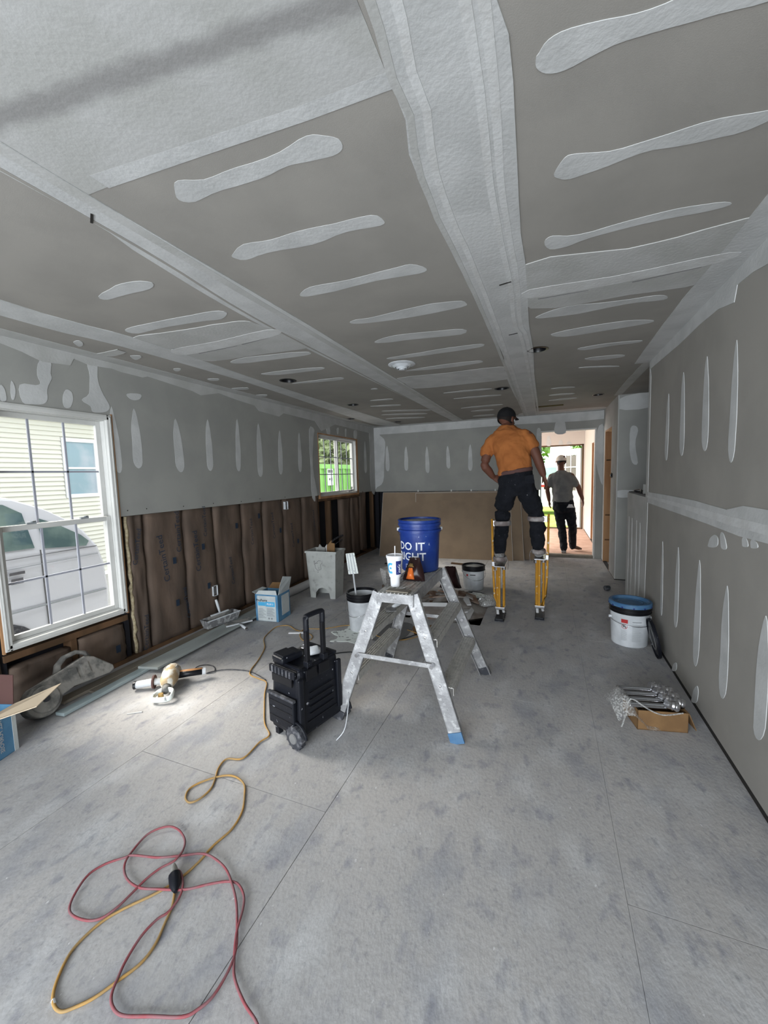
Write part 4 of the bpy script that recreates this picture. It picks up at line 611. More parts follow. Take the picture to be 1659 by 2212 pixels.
for e, yy in (('f', 2.075), ('b', 2.90)):
    a, b = legpt((e, 'l'), .42), legpt((e, 'r'), .42); s = -1 if e == 'f' else 1
    br = MB().b2(a.x+.0, b.x-.0, a.y+s*.022-.002, a.y+s*.022+.002, .405, .43).build('cross_brace', 'alu', pf)
    for p in (a, b): MB().lathe([(.001, -.02), (.011, -.02), (.011, .02), (.001, .02)], (p.x, a.y+s*.022, .418), 12, Matrix.Rotation(PI/2, 3, 'X')).build('pivot', 'steel', br)

def bucket(t, c, rb, rt, h, col, band=None, wall=.004, ribs=3, lip=True):
    R = lambda z: rb+(rt-rb)*max(0, min(1, z/h))
    pr = [(.001, 0), (rb-.006, 0), (rb, .006), (R(h*.98), h*.98)]
    if ribs:
        pass
    pr += [(rt, h), (rt-wall, h), (rb-wall, .01), (.001, .01)]
    body = MB().lathe(pr, c, 40, caps=False).build('bucket_wall', col, t, smooth=True)
    z0 = h*(.80 if band else .86)
    if band: MB().lathe([(R(z0), z0), (R(z0)+.003, z0), (rt+.003, h), (rt+.003, h+.002), (rt-.006, h+.002), (rt-.006, h*.93)], c, 40, caps=False).build('neck_band', band, t, smooth=True)
    for i in range(ribs):
        z = z0+(h-z0)*(.12+.76*i/max(1, ribs-1)); a = R(z)
        MB().lathe([(a, z-.006), (a+.009, z-.004), (a+.009, z+.003), (a, z+.005)], c, 40, caps=False).build('rim_rib', band or col, t, smooth=True)
    return body, R
def bail(t, c, R, zz, m, drop=.1, ang=0, sag=.09):
    r = R(zz)+.012; P = []
    for i in range(17):
        a = ang+PI*i/16; s = math.sin(PI*i/16); P.append((c[0]+(r+.01*s)*math.cos(a), c[1]+(r+.01*s)*math.sin(a), c[2]+zz-drop*s))
    MB().tube(P, .0022, 6).build('bail_handle', m, t, smooth='full')
    for a in (ang, ang+PI): MB().cyl((c[0]+(r-.014)*math.cos(a), c[1]+(r-.014)*math.sin(a), c[2]+zz), (c[0]+(r+.006)*math.cos(a), c[1]+(r+.006)*math.sin(a), c[2]+zz), .013, .011, 12).build('bail_lug', m if m != 'steel' else 'white', t)
# blue bucket
bc = (-.845, 2.745, ZT+.004)
t = thing('blue_bucket', 'dark blue bucket with white lettering standing on the step platform', 'bucket', bc)
body, R = bucket(t, bc, .131, .148, .365, 'blue', None, ribs=0)
for z, dr in ((.29, .010), (.335, .007)): MB().lathe([(R(z), z-.012), (R(z)+dr, z-.010), (R(z)+dr, z+.008), (R(z), z+.012)], bc, 40, caps=False).build('rim_rib', 'blue', t, smooth=True)
MB().lathe([(R(.36), .352), (R(.36)+.006, .354), (R(.36)+.006, .366), (R(.36)-.004, .367)], bc, 40, caps=False).build('rim_lip', 'blue', t, smooth=True)
MB().lathe([(.001, .345), (.143, .35), (.143, .352), (.001, .349)], bc, 32, caps=False).build('plaster_crust', 'mud3', t, smooth='full')
bail(t, bc, R, .295, 'steel', .12, .35)
A0 = math.atan2(-bc[1], -bc[0])   # the side that faces the photographer
for s_, z, sz in (('DO IT', .185, .078), ('RIGHT', .112, .078)):
    V, F = textmesh(s_, sz, 'CENTER', .0012); MB().raw(on_cyl([Vector((v.x-.072, v.y, 0)) for v in V], bc, R, A0, z, .003), F).build('lettering', 'printw', t)
V, F = textmesh("LOWE'S", .022, 'CENTER', .0004); MB().raw(on_cyl([Vector((v.x-.062, v.y, 0)) for v in V], bc, R, A0, .045), F).build('lettering', 'printw', t)
lg = [(-.048, -.018), (.048, -.018), (.048, .012), (.030, .012), (0, .032), (-.030, .012), (-.048, .012)]
for i in range(7):
    a, b = Vector((*lg[i], 0)), Vector((*lg[(i+1) % 7], 0)); d = (b-a).normalized(); nn = Vector((-d.y, d.x, 0))*.0012; L = (b-a).length; k = 5; V = []
    for j in range(k+1): p = a+d*(L*j/k); V += [p+nn, p-nn]
    MB().raw(on_cyl([Vector((v.x-.062, v.y, 0)) for v in V], bc, R, A0, .045), [(2*j, 2*j+1, 2*j+3, 2*j+2) for j in range(k)]).build('logo_line', 'printw', t)
# foam cup
cc = (-.862, 2.27, ZT+.004)
t = thing('drink_cup', 'large white foam cup with a straw standing on the step platform', 'cup', cc)
pr = [(.001, 0), (.027, 0), (.029, .004), (.031, .055), (.037, .064), (.050, .178), (.053, .180), (.053, .188), (.050, .190)]
MB().lathe(pr+[(.047, .19), (.044, .17), (.001, .17)], cc, 32, caps=False).build('cup_wall', 'cup', t, smooth=True)
MB().lathe([(.053, .186), (.054, .193), (.050, .196), (.046, .190), (.001, .190)], cc, 32, caps=False).build('lid', 'cup', t, smooth=True)
MB().tube([(cc[0], cc[1], cc[2]+.12), (cc[0]+.002, cc[1]+.002, cc[2]+.25)], .0032, 8).build('straw', 'cup', t)
rc = lambda z: .037+(.050-.037)*(z-.064)/.114
AC = math.atan2(-cc[1], -cc[0])
V, F = rectmesh(.006, .044, -.043, .043, 6); MB().raw(on_cyl(V, cc, rc, AC, .122), F).build('label_block', 'navy', t)
V, F = textmesh('kwik', .030, 'CENTER', .0006); MB().raw(on_cyl([Vector((-v.y+.028, v.x-.006, 0)) for v in V], cc, rc, AC, .122, .0018), F).build('lettering', 'printw', t)
V = []; F = []
for i in range(13):
    a = PI*.35+PI*1.3*i/12
    V += [Vector((-.028+.030*math.cos(a), .030*math.sin(a)*1.15, 0)), Vector((-.028+.018*math.cos(a), .018*math.sin(a)*1.15, 0))]
    if i: F.append((2*i-2, 2*i-1, 2*i+1, 2*i))
MB().raw(on_cyl(V, cc, rc, AC, .120), F).build('label_arc', 'cyan', t); MB().raw(on_cyl([Vector((-.028+.007*math.cos(a), .007*math.sin(a), 0)) for a in [i*PI/5 for i in range(10)]], cc, rc, AC, .120), [tuple(range(10))]).build('label_dot', 'cyan', t)
# crumpled snack bag
t = thing('snack_bag', 'crumpled black and orange snack bag leaning on the blue bucket', 'bag', (-.79, 2.42, ZT+.004))
def crumple(cx_, cy_, z0, wd, ht, th, seed, lean=0, n=12):
    V = []; F = []
    for s in (1, -1):
        for j in range(n+1):
            for i in range(n+1):
                u, v = i/n*2-1, j/n; tap = 1-.55*v; b = (1-u*u)**.5*math.sin(PI*min(1, v*1.0+.08))*th
                nz = noise.noise(Vector((u*2.3+seed, v*3, s)))*.35*wd*.3
                V.append((cx_+u*wd/2*tap+nz*.4, cy_+s*(b+.002)+nz*.6+lean*v, z0+ht*v+nz*.15*v))
    m = (n+1)**2
    for s in (0, 1):
        for j in range(n):
            for i in range(n): a = s*m+j*(n+1)+i; F.append((a, a+1, a+n+2, a+n+1))
    for j in range(n): F += [(j*(n+1), (j+1)*(n+1), m+(j+1)*(n+1), m+j*(n+1)), (j*(n+1)+n, m+j*(n+1)+n, m+(j+1)*(n+1)+n, (j+1)*(n+1)+n)]
    for i in range(n): F += [(i, m+i, m+i+1, i+1), (n*(n+1)+i, n*(n+1)+i+1, m+n*(n+1)+i+1, m+n*(n+1)+i)]
    return V, F
V, F = crumple(-.79, 2.42, ZT+.005, .15, .145, .03, 1.3, .03); MB().raw(V, F).build('bag_skin', 'foil', t, smooth=True)
V, F = crumple(-.805, 2.395, ZT+.02, .055, .07, .02, 4.1, .01, 8); MB().raw(V, F).build('bag_picture', 'orange', t, smooth=True)
V, F = crumple(-.80, 2.395, ZT+.10, .04, .02, .012, 7.1, .01, 6); MB().raw(V, F).build('bag_title', 'brass', t, smooth=True)
setp(MB().prism([(-.875, 2.14, ZT+.004), (-.735, 2.135, ZT+.004), (-.73, 2.185, ZT+.004), (-.87, 2.20, ZT+.004)], (0, 0, .008)).build('sanding_board', 'woodg', bev=.002), 'flat dusty sanding pad at the near end of the step platform', 'tool')
setp(MB().prism([(-.81, 2.215, ZT+.004), (-.775, 2.20, ZT+.02), (-.74, 2.26, ZT+.03), (-.765, 2.27, ZT+.012)], (.003, 0, .003)).build('paper_slip', 'gypw'), 'small folded paper slip beside the foam cup', 'paper')
V = [(-.945, 2.27, .81), (-.90, 2.215, .807), (-.89, 2.33, .808), (-.985, 2.32, .90), (-.96, 2.36, .87), (-.94, 2.26, .72), (-.95, 2.33, .74)]
t = thing('clear_plastic_bag', 'clear plastic film hanging over the left edge of the platform behind the foam cup', 'plastic bag', (-.94, 2.29, .8))
MB().raw(V, [(0, 1, 2), (0, 2, 4, 3), (0, 5, 6, 2), (1, 2, 4)]).build('film', 'poly', t, smooth='full')
t = thing('putty_knife', 'grimy putty knife lying on the upper left step of the platform', 'tool', (-.99, 2.55, .556), 1.2)
MB().box((-.99, 2.50, .566), (.07, .09, .004), rz=.5).build('blade', 'pan', t); MB().tube([(-.985, 2.54, .572), (-.965, 2.62, .576), (-.955, 2.66, .572)], [.012, .016, .013], 8).build('grip', 'white', t, smooth='full')

# ------------------------------------------------------------------ rolling job box
th_ = math.atan2(.968, .25)
jb = thing('rolling_job_box', 'black wheeled job-site box with a raised trolley handle left of the step platform', 'tool box', (-1.235, 1.735, 0), th_)
def JB(): return MB()
q = JB(); q.box((.175, .135, .235), (.35, .26, .39), taper=.89); q.build('shell', 'black', jb, bev=.028, seg=3, world=False)
JB().box((.175, .135, .420), (.30, .215, .02)).build('top_tray', 'black', jb, bev=.01, world=False)
JB().b2(.03, .045, .02, .25, .425, .440).build('tray_rim', 'black', jb, world=False); JB().b2(.305, .32, .02, .25, .425, .440).build('tray_rim', 'black', jb, world=False)
sd = JB().b2(-.006, .012, .03, .245, .385, .43).build('side_grip_bar', 'black', jb, bev=.006, world=False)
for i in range(6): JB().b2(-.010, -.002, .055+.03*i, .068+.03*i, .39, .428).build('grip_rib', 'rubber', sd, world=False)
JB().b2(-.004, .005, .055, .225, .335, .385).build('grip_recess', 'blackc', jb, bev=.004, world=False)
pk = JB().b2(-.022, .01, .03, .245, .09, .27).build('side_pocket', 'black', jb, bev=.008, world=False)
JB().b2(-.026, -.004, .025, .25, .262, .276).build('pocket_edge', 'rubber', pk, bev=.003, world=False)
for z in (.14, .19, .23): JB().b2(-.025, -.02, .04, .235, z, z+.004).build('pocket_groove', 'blackc', pk, world=False)
for x0, x1, z0, z1 in ((.06, .14, .36, .42), (.16, .24, .36, .42), (.06, .29, .12, .125), (.08, .27, .16, .165), (.08, .27, .20, .205), (.08, .27, .24, .245), (.08, .27, .28, .285)):
    JB().box(((x0+x1)/2, .006, (z0+z1)/2), (x1-x0, .008, max(z1-z0, .005))).build('back_rib', 'blackc', jb, bev=.002, world=False)
for x in (.018, .332):
    JB().b2(x-.018 if x < .1 else x-.03, x+.018 if x < .1 else x+.004, -.004, .02, .09, .39).build('corner_post', 'black', jb, bev=.008, world=False)
for x in (.0, .35):
    s = -1 if x < .1 else 1
    whl = JB().lathe([(.001, -.02), (.05, -.02), (.062, -.014), (.065, 0), (.062, .014), (.05, .02), (.001, .02)], (x+s*.012, .03, .066), 26, Matrix.Rotation(PI/2, 3, 'Y')).build('wheel', 'rubber', jb, smooth=True, world=False)
    for i in range(14):
        a = 2*PI*i/14; JB().box((x+s*.012, .03+.063*math.cos(a), .066+.063*math.sin(a)), (.03, .010, .008), rx=a+PI/2).build('tread_block', 'rubber', whl, world=False)
    JB().lathe([(.001, 0), (.03, 0), (.026, .008), (.001, .012)], (x+s*.03, .03, .066), 18, Matrix.Rotation(s*PI/2, 3, 'Y')).build('hub', 'grunge', whl, smooth=True, world=False)
    JB().tube([(x+s*.006, .03+.08*math.cos(a), .066+.08*math.sin(a)) for a in [PI*i/12-.1 for i in range(13)]], .008, 7).build('wheel_arch', 'black', jb, world=False)
for x in (.245, .315): JB().box((x, .225, .02), (.03, .03, .045)).build('rest_foot', 'black', jb, world=False) if x > .3 else JB().box((.03, .225, .02), (.03, .03, .045)).build('rest_foot', 'black', jb, world=False)
for x in (.10, .225):
    pl_ = JB().b2(x-.013, x+.013, .02, .044, .40, .66).build('handle_pole', 'blackc', jb, bev=.004, world=False)
    JB().b2(x-.018, x+.018, .012, .050, .425, .46).build('pole_socket', 'black', pl_, bev=.004, world=False)
JB().tube(spline([(.10, .031, .63), (.10, .031, .70), (.112, .031, .716), (.213, .031, .716), (.225, .031, .70), (.225, .031, .645)], 4, False), .018, 10, flat=.8).build('handle_grip', 'black', jb, smooth='full', world=False)
jz = lambda x, y: (-1.235+x*math.cos(th_)-y*math.sin(th_), 1.735+x*math.sin(th_)+y*math.cos(th_))
p = jz(.09, .19); t = thing('tool_pouch', 'black spattered tool pouch lying on top of the rolling job box', 'pouch', (p[0], p[1], .432), th_-.1)
MB().box((0, 0, .022), (.15, .11, .04)).build('pouch_body', 'black', t, bev=.014, seg=3, world=False); MB().box((-.02, 0, .045), (.09, .10, .010)).build('pouch_flap', 'black', t, bev=.004, world=False)
p = jz(.22, .11); V, F = crumple(0, 0, 0, .12, .05, .04, 2.2, 0, 8); t = thing('white_rag', 'crumpled white rag on top of the rolling job box', 'rag', (p[0], p[1], .432), .8)
MB().raw([(v[0], v[1], v[2]) for v in V], F).build('cloth', 'white', t, smooth='full', world=False)
p = jz(.20, .18); setp(MB().tube(spline([(p[0]-.04, p[1]-.03, .440), (p[0]-.02, p[1]+.03, .465), (p[0]+.03, p[1]+.02, .455), (p[0]+.02, p[1]-.03, .475), (p[0]-.03, p[1], .45)], 4, False), .004, 6).build('wire_offcut', 'steel', smooth='full'), 'curl of pale wire on top of the rolling job box', 'wire')

# ------------------------------------------------------------------ white buckets
def label_lines(t, c, R, ang, x0, x1, z0, z1, n, m='lgrey', e=.0014):
    rg = random.Random(n)
    for i in range(n):
        z = z1-(z1-z0)*i/max(1, n-1); V, F = rectmesh(x0, x1-(x1-x0)*.3*rg.random()*(i % 2), -.0016, .0016, 5); MB().raw(on_cyl(V, c, R, ang, z, e), F).build('small_print', m, t)
c = (-1.66, 3.44, 0); t = thing('mud_bucket_with_masher', 'white bucket with black rim behind the platform legs, the masher standing in it', 'bucket', c)
_, R = bucket(t, c, .125, .145, .37, 'white', 'blackc'); AB = math.atan2(-c[1], -c[0]); V, F = rectmesh(-.012, .012, -.012, .012, 2); MB().raw(on_cyl([Vector((v.x+.035, v.y, 0)) for v in V], c, R, AB, .06), F).build('small_mark', 'blackc', t)
bail(t, c, R, .29, 'steel', .13, 3.0)
t = thing('mud_masher', 'plaster-coated mixing paddle standing upright in the near white bucket', 'tool', (-1.70, 3.42, .02))
MB().tube([(-1.68, 3.42, .02), (-1.735, 3.42, .55)], .0085, 10).build('shaft', 'white', t, smooth='full')
q = MB(); a = Vector((-1.735, 3.42, .54)); b = Vector((-1.765, 3.42, .745)); d = (b-a).normalized(); sx = Vector((d.z, 0, -d.x))
q.prism([a-sx*.055, a+sx*.055, b+sx*.048, b-sx*.048], (0, .012, 0)); q.build('grip_block', 'puddle', t, bev=.006)
for k in (-.6, 0, .6): MB().tube([a+sx*(.052*k)+Vector((0, -.004, .004)), b+sx*(.046*k)+Vector((0, -.004, -.004))], .007, 6).build('grip_rib', 'white', t)
c = (-.862, 5.12, 0); t = thing('open_compound_pail', 'white pail with black rim full of compound behind the left stilt', 'bucket', c)
_, R = bucket(t, c, .125, .14, .31, 'white', 'blackc'); AB = math.atan2(-c[1], -c[0]); MB().lathe([(.001, .285), (.128, .287), (.128, .280), (.001, .278)], c, 30, caps=False).build('compound_fill', 'mud3', t, smooth='full')
bail(t, c, R, .24, 'steel', .10, 3.6); label_lines(t, c, R, AB, -.045, .025, .05, .18, 14, 'lgrey'); label_lines(t, c, R, AB, .05, .10, .05, .18, 14, 'lgrey')
V, F = rectmesh(-.045, .025, -.005, .005, 5); MB().raw(on_cyl(V, c, R, AB, .205, .0016), F).build('print_heading', 'blackc', t)
V, F = rectmesh(-.095, -.070, -.014, .014, 3); MB().raw(on_cyl(V, c, R, AB, .20, .0016), F).build('red_panel', 'red', t)
c = (.672, 3.86, 0); t = thing('lidded_compound_pail', 'white pail with light blue lid against the right wall', 'bucket', c)
_, R = bucket(t, c, .135, .152, .35, 'white', 'blackc'); AB = math.atan2(-c[1], -c[0])
MB().lathe([(.001, .352), (.120, .352), (.128, .362), (.138, .372), (.156, .372), (.161, .366), (.161, .338), (.158, .336), (.153, .352)], c, 40, caps=False).build('lid', 'bluel', t, smooth=True)
MB().lathe([(.088, .3525), (.092, .356), (.096, .3525)], c, 40, caps=False).build('lid_ring', 'bluel', t, smooth=True)
for k in range(12): a = k*PI/6; MB().box((c[0]+.1615*math.cos(a), c[1]+.1615*math.sin(a), .343), (.003, .012, .012), rz=a).build('lid_notch', 'navy', t)
V, F = rectmesh(-.062, -.012, -.016, .016, 4); MB().raw(on_cyl(V, c, R, AB, .225, .0016), F).build('red_panel', 'red', t)
V = [Vector((-.037+.022*math.cos(a), .022*math.sin(a), 0)) for a in [i*PI/9 for i in range(18)]] + [Vector((-.037+.019*math.cos(a), .019*math.sin(a), 0)) for a in [i*PI/9 for i in range(18)]]
MB().raw(on_cyl(V, c, R, AB, .180, .0016), [(i, (i+1) % 18, 18+(i+1) % 18, 18+i) for i in range(18)]).build('warning_ring', 'red', t)
MB().raw(on_cyl([Vector((x-.037, y, 0)) for x, y in ((-.016, .010), (-.006, .014), (.004, .006), (.012, .002), (.014, -.012), (.008, -.008), (.0, -.004), (-.008, -.010), (-.012, 0))], c, R, AB, .180, .0018), [tuple(range(9))]).build('warning_figure', 'grunge', t)
MB().raw(on_cyl([Vector((x-.037, y, 0)) for x, y in ((-.016, .016), (-.013, .018), (.016, -.015), (.013, -.018))], c, R, AB, .180, .0020), [(0, 1, 2, 3)]).build('warning_bar', 'red', t)
label_lines(t, c, R, AB, -.062, -.016, .06, .145, 12, 'lgrey'); label_lines(t, c, R, AB, .02, .09, .06, .205, 20, 'lgrey')
V, F = rectmesh(.02, .09, -.003, .003, 5); MB().raw(on_cyl(V, c, R, AB, .225, .0016), F).build('print_heading', 'grey', t)
bail(t, c, R, .225, 'steel', .03, 3.3)
R3 = Matrix.Rotation(math.radians(78), 3, 'Y'); cl = (.80, 3.60, .155)
t = thing('black_pail_lid', 'black pail lid leaning upright against the right wall', 'lid', (.80, 3.60, 0))
MB().lathe([(.001, -.006), (.125, -.006), (.132, .004), (.150, .006), (.154, 0), (.154, -.018), (.150, -.018), (.148, -.002), (.134, -.006), (.125, -.012), (.001, -.012)], cl, 40, R3, caps=False).build('lid_disc', 'black', t, smooth=True)
MB().lathe([(.08, -.014), (.085, -.018), (.09, -.014)], cl, 36, R3, caps=False).build('lid_ring', 'grunge', t, smooth=True)

# ------------------------------------------------------------------ box of light fittings, right
bx = thing('fittings_carton', 'small brown carton wrapped in clear film on the floor by the right wall', 'box', (.60, 2.66, 0), math.atan2(.055, .26))
q = MB()
for a in ((-.13, .13, -.10, -.096, 0, .115), (-.13, .13, .096, .10, 0, .115), (-.13, -.126, -.10, .10, 0, .115), (.126, .13, -.10, .10, 0, .115), (-.13, .13, -.10, .10, 0, .004)): q.b2(*a)
q.build('carton_wall', 'brown', bx, world=False)
MB().prism([(.13, -.10, .113), (.13, .09, .113), (.17, .08, .02), (.175, -.09, .01)], (.004, 0, .002)).build('side_flap', 'brown', bx, world=False)
for i in range(4):
    x0, y0 = -.17, -.085+.055*i
    t = thing('metal_hanger_bar', ('nearest', 'second nearest', 'third nearest', 'farthest')[i]+' of the four steel fitting bars on the brown carton', 'light fixture', (.60, 2.66, .118), bx.rotation_euler.z, 'steel fittings bundled on the carton')
    MB().box((-.055, y0+.02, .012+.003*i), (.22, .045, .012)).build('bar', 'steel', t, bev=.003, world=False); MB().box((-.055, y0+.02, .019+.003*i), (.20, .012, .006)).build('bar_fold', 'grunge', t, world=False)
for i in range(7):
    x0 = .07+(.045 if i % 2 else 0); y0 = -.085+.033*i
    t = thing('bulb_socket_ring', ('nearest', 'second', 'third', 'fourth', 'fifth', 'sixth', 'farthest')[i]+' shiny ribbed lamp can counted from the camera on the brown carton', 'light fixture', (.60, 2.66, .118), bx.rotation_euler.z, 'shiny lamp cans on the carton')
    MB().lathe([(.001, -.03), (.024, -.03), (.027, -.018), (.024, -.010), (.029, .0), (.025, .010), (.029, .02), (.027, .03), (.001, .028)], (x0-.02, y0, .032), 18, Matrix.Rotation(PI/2+.25, 3, 'Y')).build('can_shell', 'steel', t, smooth=True, world=False)
V = []; F = []
nn = 10
for j in range(nn+1):
    for i in range(nn+1):
        u, v = i/nn, j/nn; x = -.24+.22*u; y = -.13+.26*v; z = .02+.15*math.sin(PI*min(1, u*1.2+.15))*(.55+.45*math.sin(PI*v)) + .03*noise.noise(Vector((u*5, v*5, 1)))
        V.append((x, y, max(.003, z)))
for j in range(nn):
    for i in range(nn): a = j*(nn+1)+i; F.append((a, a+1, a+nn+2, a+nn+1))
t = thing('clear_film_wrap', 'crumpled clear plastic wrap around the left end of the brown carton', 'plastic bag', (.60, 2.66, 0), bx.rotation_euler.z)
MB().raw(V, F).build('film', 'poly', t, smooth='full', world=False); MB().tube(spline([(-.22, -.12, .02), (-.19, -.10, .09), (-.16, -.08, .17), (-.08, -.108, .13), (0, -.106, .10), (.10, -.104, .118)], 3, False), .004, 6).build('film_hem', 'poly', t, world=False)
setp(MB().prism([(-.0+.74, 2.78, .001), (.80, 2.75, .001), (.81, 2.77, .001), (.76, 2.80, .001)], (0, 0, .004)).build('plaster_crumb', 'mud3'), 'flat plaster crumb at the foot of the right wall beside the carton', 'debris')

# ------------------------------------------------------------------ left side clutter
bw = [('grey_plank', [(-2.925, 1.462), (-2.855, 1.472), (-2.93, 2.55), (-3.00, 2.54)], .004, .022, 'boardt', 'narrow pale trim board on the floor, its end nearest the camera'),
      ('wide_plank', [(-2.97, 2.06), (-2.80, 2.10), (-2.84, 3.60), (-3.02, 3.59)], .026, .020, 'boardg', 'wide grey board lying along the left wall, over the other boards'),
      ('old_plank', [(-3.10, 1.55), (-3.01, 1.56), (-3.06, 3.75), (-3.15, 3.74)], .004, .022, 'woodg', 'weathered wooden plank lying on the floor tight against the left wall'),
      ('middle_plank', [(-3.03, 1.72), (-2.955, 1.72), (-3.02, 3.05), (-3.05, 3.05)], .003, .018, 'woodg', 'weathered grooved strip between the pale trim board and the wall plank')]
for nm, P, z, tck, m, lb in bw: setp(MB().prism([(x, y, z) for x, y in P], (0, 0, tck)).build(nm, m, bev=.003), lb, 'board')
# mud pan with knife, second knife
mp = thing('mud_pan', 'long plaster-crusted mud pan resting on the boards by the left wall', 'tool', (-3.03, 3.0, .05), 1.40)
q = MB(); L, wt, wb_, hh = .17, .062, .038, .085
o_ = [(-L, -wb_, 0), (L, -wb_, 0), (L, wb_, 0), (-L, wb_, 0), (-L-.02, -wt, hh), (L+.02, -wt, hh), (L+.02, wt, hh), (-L-.02, wt, hh)]
i_ = [(x*.96, y*.92, z+.004 if z == 0 else z) for x, y, z in o_]
q.raw(o_+i_, [(3, 2, 1, 0), (0, 1, 5, 4), (1, 2, 6, 5), (2, 3, 7, 6), (3, 0, 4, 7), (8, 9, 10, 11), (9, 8, 12, 13), (10, 9, 13, 14), (11, 10, 14, 15), (8, 11, 15, 12), (4, 5, 13, 12), (5, 6, 14, 13), (6, 7, 15, 14), (7, 4, 12, 15)])
q.build('pan_tray', 'pan', mp, world=False); MB().b2(-L-.02, L+.02, -wt-.003, -wt+.002, hh-.006, hh+.003).build('pan_lip', 'white', mp, world=False)
for (nm, lb, loc, rz, rx) in (('taping_knife', 'taping knife with pale handle standing in the mud pan', (-3.04, 3.0, .115), 1.40, 0), ('taping_knife', 'taping knife lying on the wide grey board with handle toward the room', (-2.86, 3.06, .062), 1.05, 1)):
    t = thing(nm, lb, 'tool', loc, rz)
    if rx == 0:
        MB().box((0, 0, .01), (.26, .004, .06)).build('blade', 'dustg', t, world=False); MB().box((0, 0, .042), (.20, .014, .012)).build('blade_spine', 'white', t, world=False); MB().tube([(0, 0, .045), (-.01, .01, .12), (-.02, .02, .18)], [.010, .014, .012], 9).build('grip', 'white', t, smooth='full', world=False)
    else:
        MB().box((0, .02, -.006), (.26, .08, .004), rx=.12).build('blade', 'dustg', t, world=False); MB().box((0, -.022, -.012), (.26, .014, .012)).build('blade_spine', 'white', t, world=False); MB().tube([(0, -.03, -.012), (.01, -.09, -.022), (.02, -.16, -.032)], [.010, .014, .012], 9).build('grip', 'white', t, smooth='full', world=False); MB().cyl((.02, -.155, -.032), (.023, -.18, -.035), .014, .014, 9).build('grip_end', 'steel', t, world=False)
# blue and white carton
def carton(name, lb, loc, rz, w, d, h, flaps, txt):
    t = thing(name, lb, 'box', loc, rz); q = MB(); e = .003
    for a in ((-w/2, w/2, -d/2, -d/2+e, 0, h), (-w/2, w/2, d/2-e, d/2, 0, h), (-w/2, -w/2+e, -d/2, d/2, 0, h), (w/2-e, w/2, -d/2, d/2, 0, h), (-w/2, w/2, -d/2, d/2, 0, e)): q.b2(*a)
    q.build('carton_wall', 'cbox', t, world=False); return t
t = carton('compound_carton', 'open blue and white printed carton on the floor beside the left wall', (-2.71, 3.42, 0), .10, .27, .24, .285, None, None)
MB().b2(-.108, .108, -.122, -.1205, .003, .27).build('white_label', 'cboxw', t, world=False)
V, F = textmesh('ProForm', .036, 'CENTER', .0008); MB().raw([(v.x-.055, -.1228, .222+v.y) for v in V], F).build('lettering', 'blackc', t, world=False)
MB().b2(-.10, -.015, -.1232, -.122, .165, .205).b2(-.012, .098, -.1232, -.122, .16, .21).build('blue_block', 'cyan', t, world=False)
for i in range(9): MB().b2(-.098, -.012-.015*(i % 3), -.1228, -.122, .035+.012*i, .039+.012*i).build('small_print', 'grey', t, world=False)
for i in range(8): MB().b2(.0, .09-.012*(i % 3), -.1228, -.122, .06+.011*i, .064+.011*i).build('small_print', 'grey', t, world=False)
for x in (.022, .055): MB().cyl((x, -.1228, .032), (x, -.1220, .032), .010, .010, 14).build('round_mark', 'grey', t, world=False)
V, F = textmesh('PLUS 3', .026, 'CENTER', .0008); MB().raw([(v.x+.043, -.1236, .185+v.y) for v in V], F).build('lettering', 'printw', t, world=False)
MB().prism([(-.125, -.12, .285), (.125, -.12, .285), (.10, -.095, .325), (-.10, -.10, .32)], (0, .003, 0)).build('front_flap', 'cboxw', t, world=False)
MB().prism([(-.135, -.11, .285), (-.135, .11, .285), (-.18, .09, .30), (-.19, -.09, .295)], (0, 0, .003)).build('side_flap', 'cboxw', t, world=False)
MB().prism([(.135, -.11, .285), (.135, .11, .285), (.175, .10, .43), (.165, -.05, .47), (.16, -.10, .40)], (.003, 0, 0)).build('side_flap', 'cboxw', t, world=False)
MB().prism([(-.12, .12, .285), (.12, .12, .285), (.11, .17, .34), (-.11, .18, .33)], (0, 0, .003)).build('back_flap', 'brown', t, world=False)
MB().b2(.136, .1375, -.05, .1, .05, .26).build('side_label', 'cboxw', t, world=False)
t = carton('compound_carton', 'blue carton with open tan flap at the left edge, nearest the camera', (-2.862, 1.025, 0), .30, .27, .27, .262, None, None)
MB().b2(.1355, .1372, .112, .135, .0, .262).build('end_panel', 'cboxw', t, world=False)
MB().b2(.1355, .1372, -.135, -.03, .0, .262).build('side_label', 'lgrey', t, world=False)
V, F = textmesh('ALL PURPOSE', .030, 'CENTER', .0006); MB().raw([(.1378, .050-v.y*1.0, .125-v.x) for v in V], F).build('lettering', 'lgrey', t, world=False)
MB().prism([(.137, -.10, .262), (.137, .134, .262), (.37, .20, .352), (.40, .02, .322)], (0, 0, .004)).build('tan_flap', 'cream', t, world=False)
MB().prism([(-.13, .135, .262), (.13, .135, .262), (.12, .16, .42), (-.12, .17, .42)], (0, .004, 0)).build('raised_flap', 'brownd', t, world=False)
MB().prism([(.137, -.13, .262), (.137, -.06, .262), (.12, -.08, .32), (.12, -.12, .33)], (.003, 0, 0)).build('front_flap', 'cboxw', t, world=False)
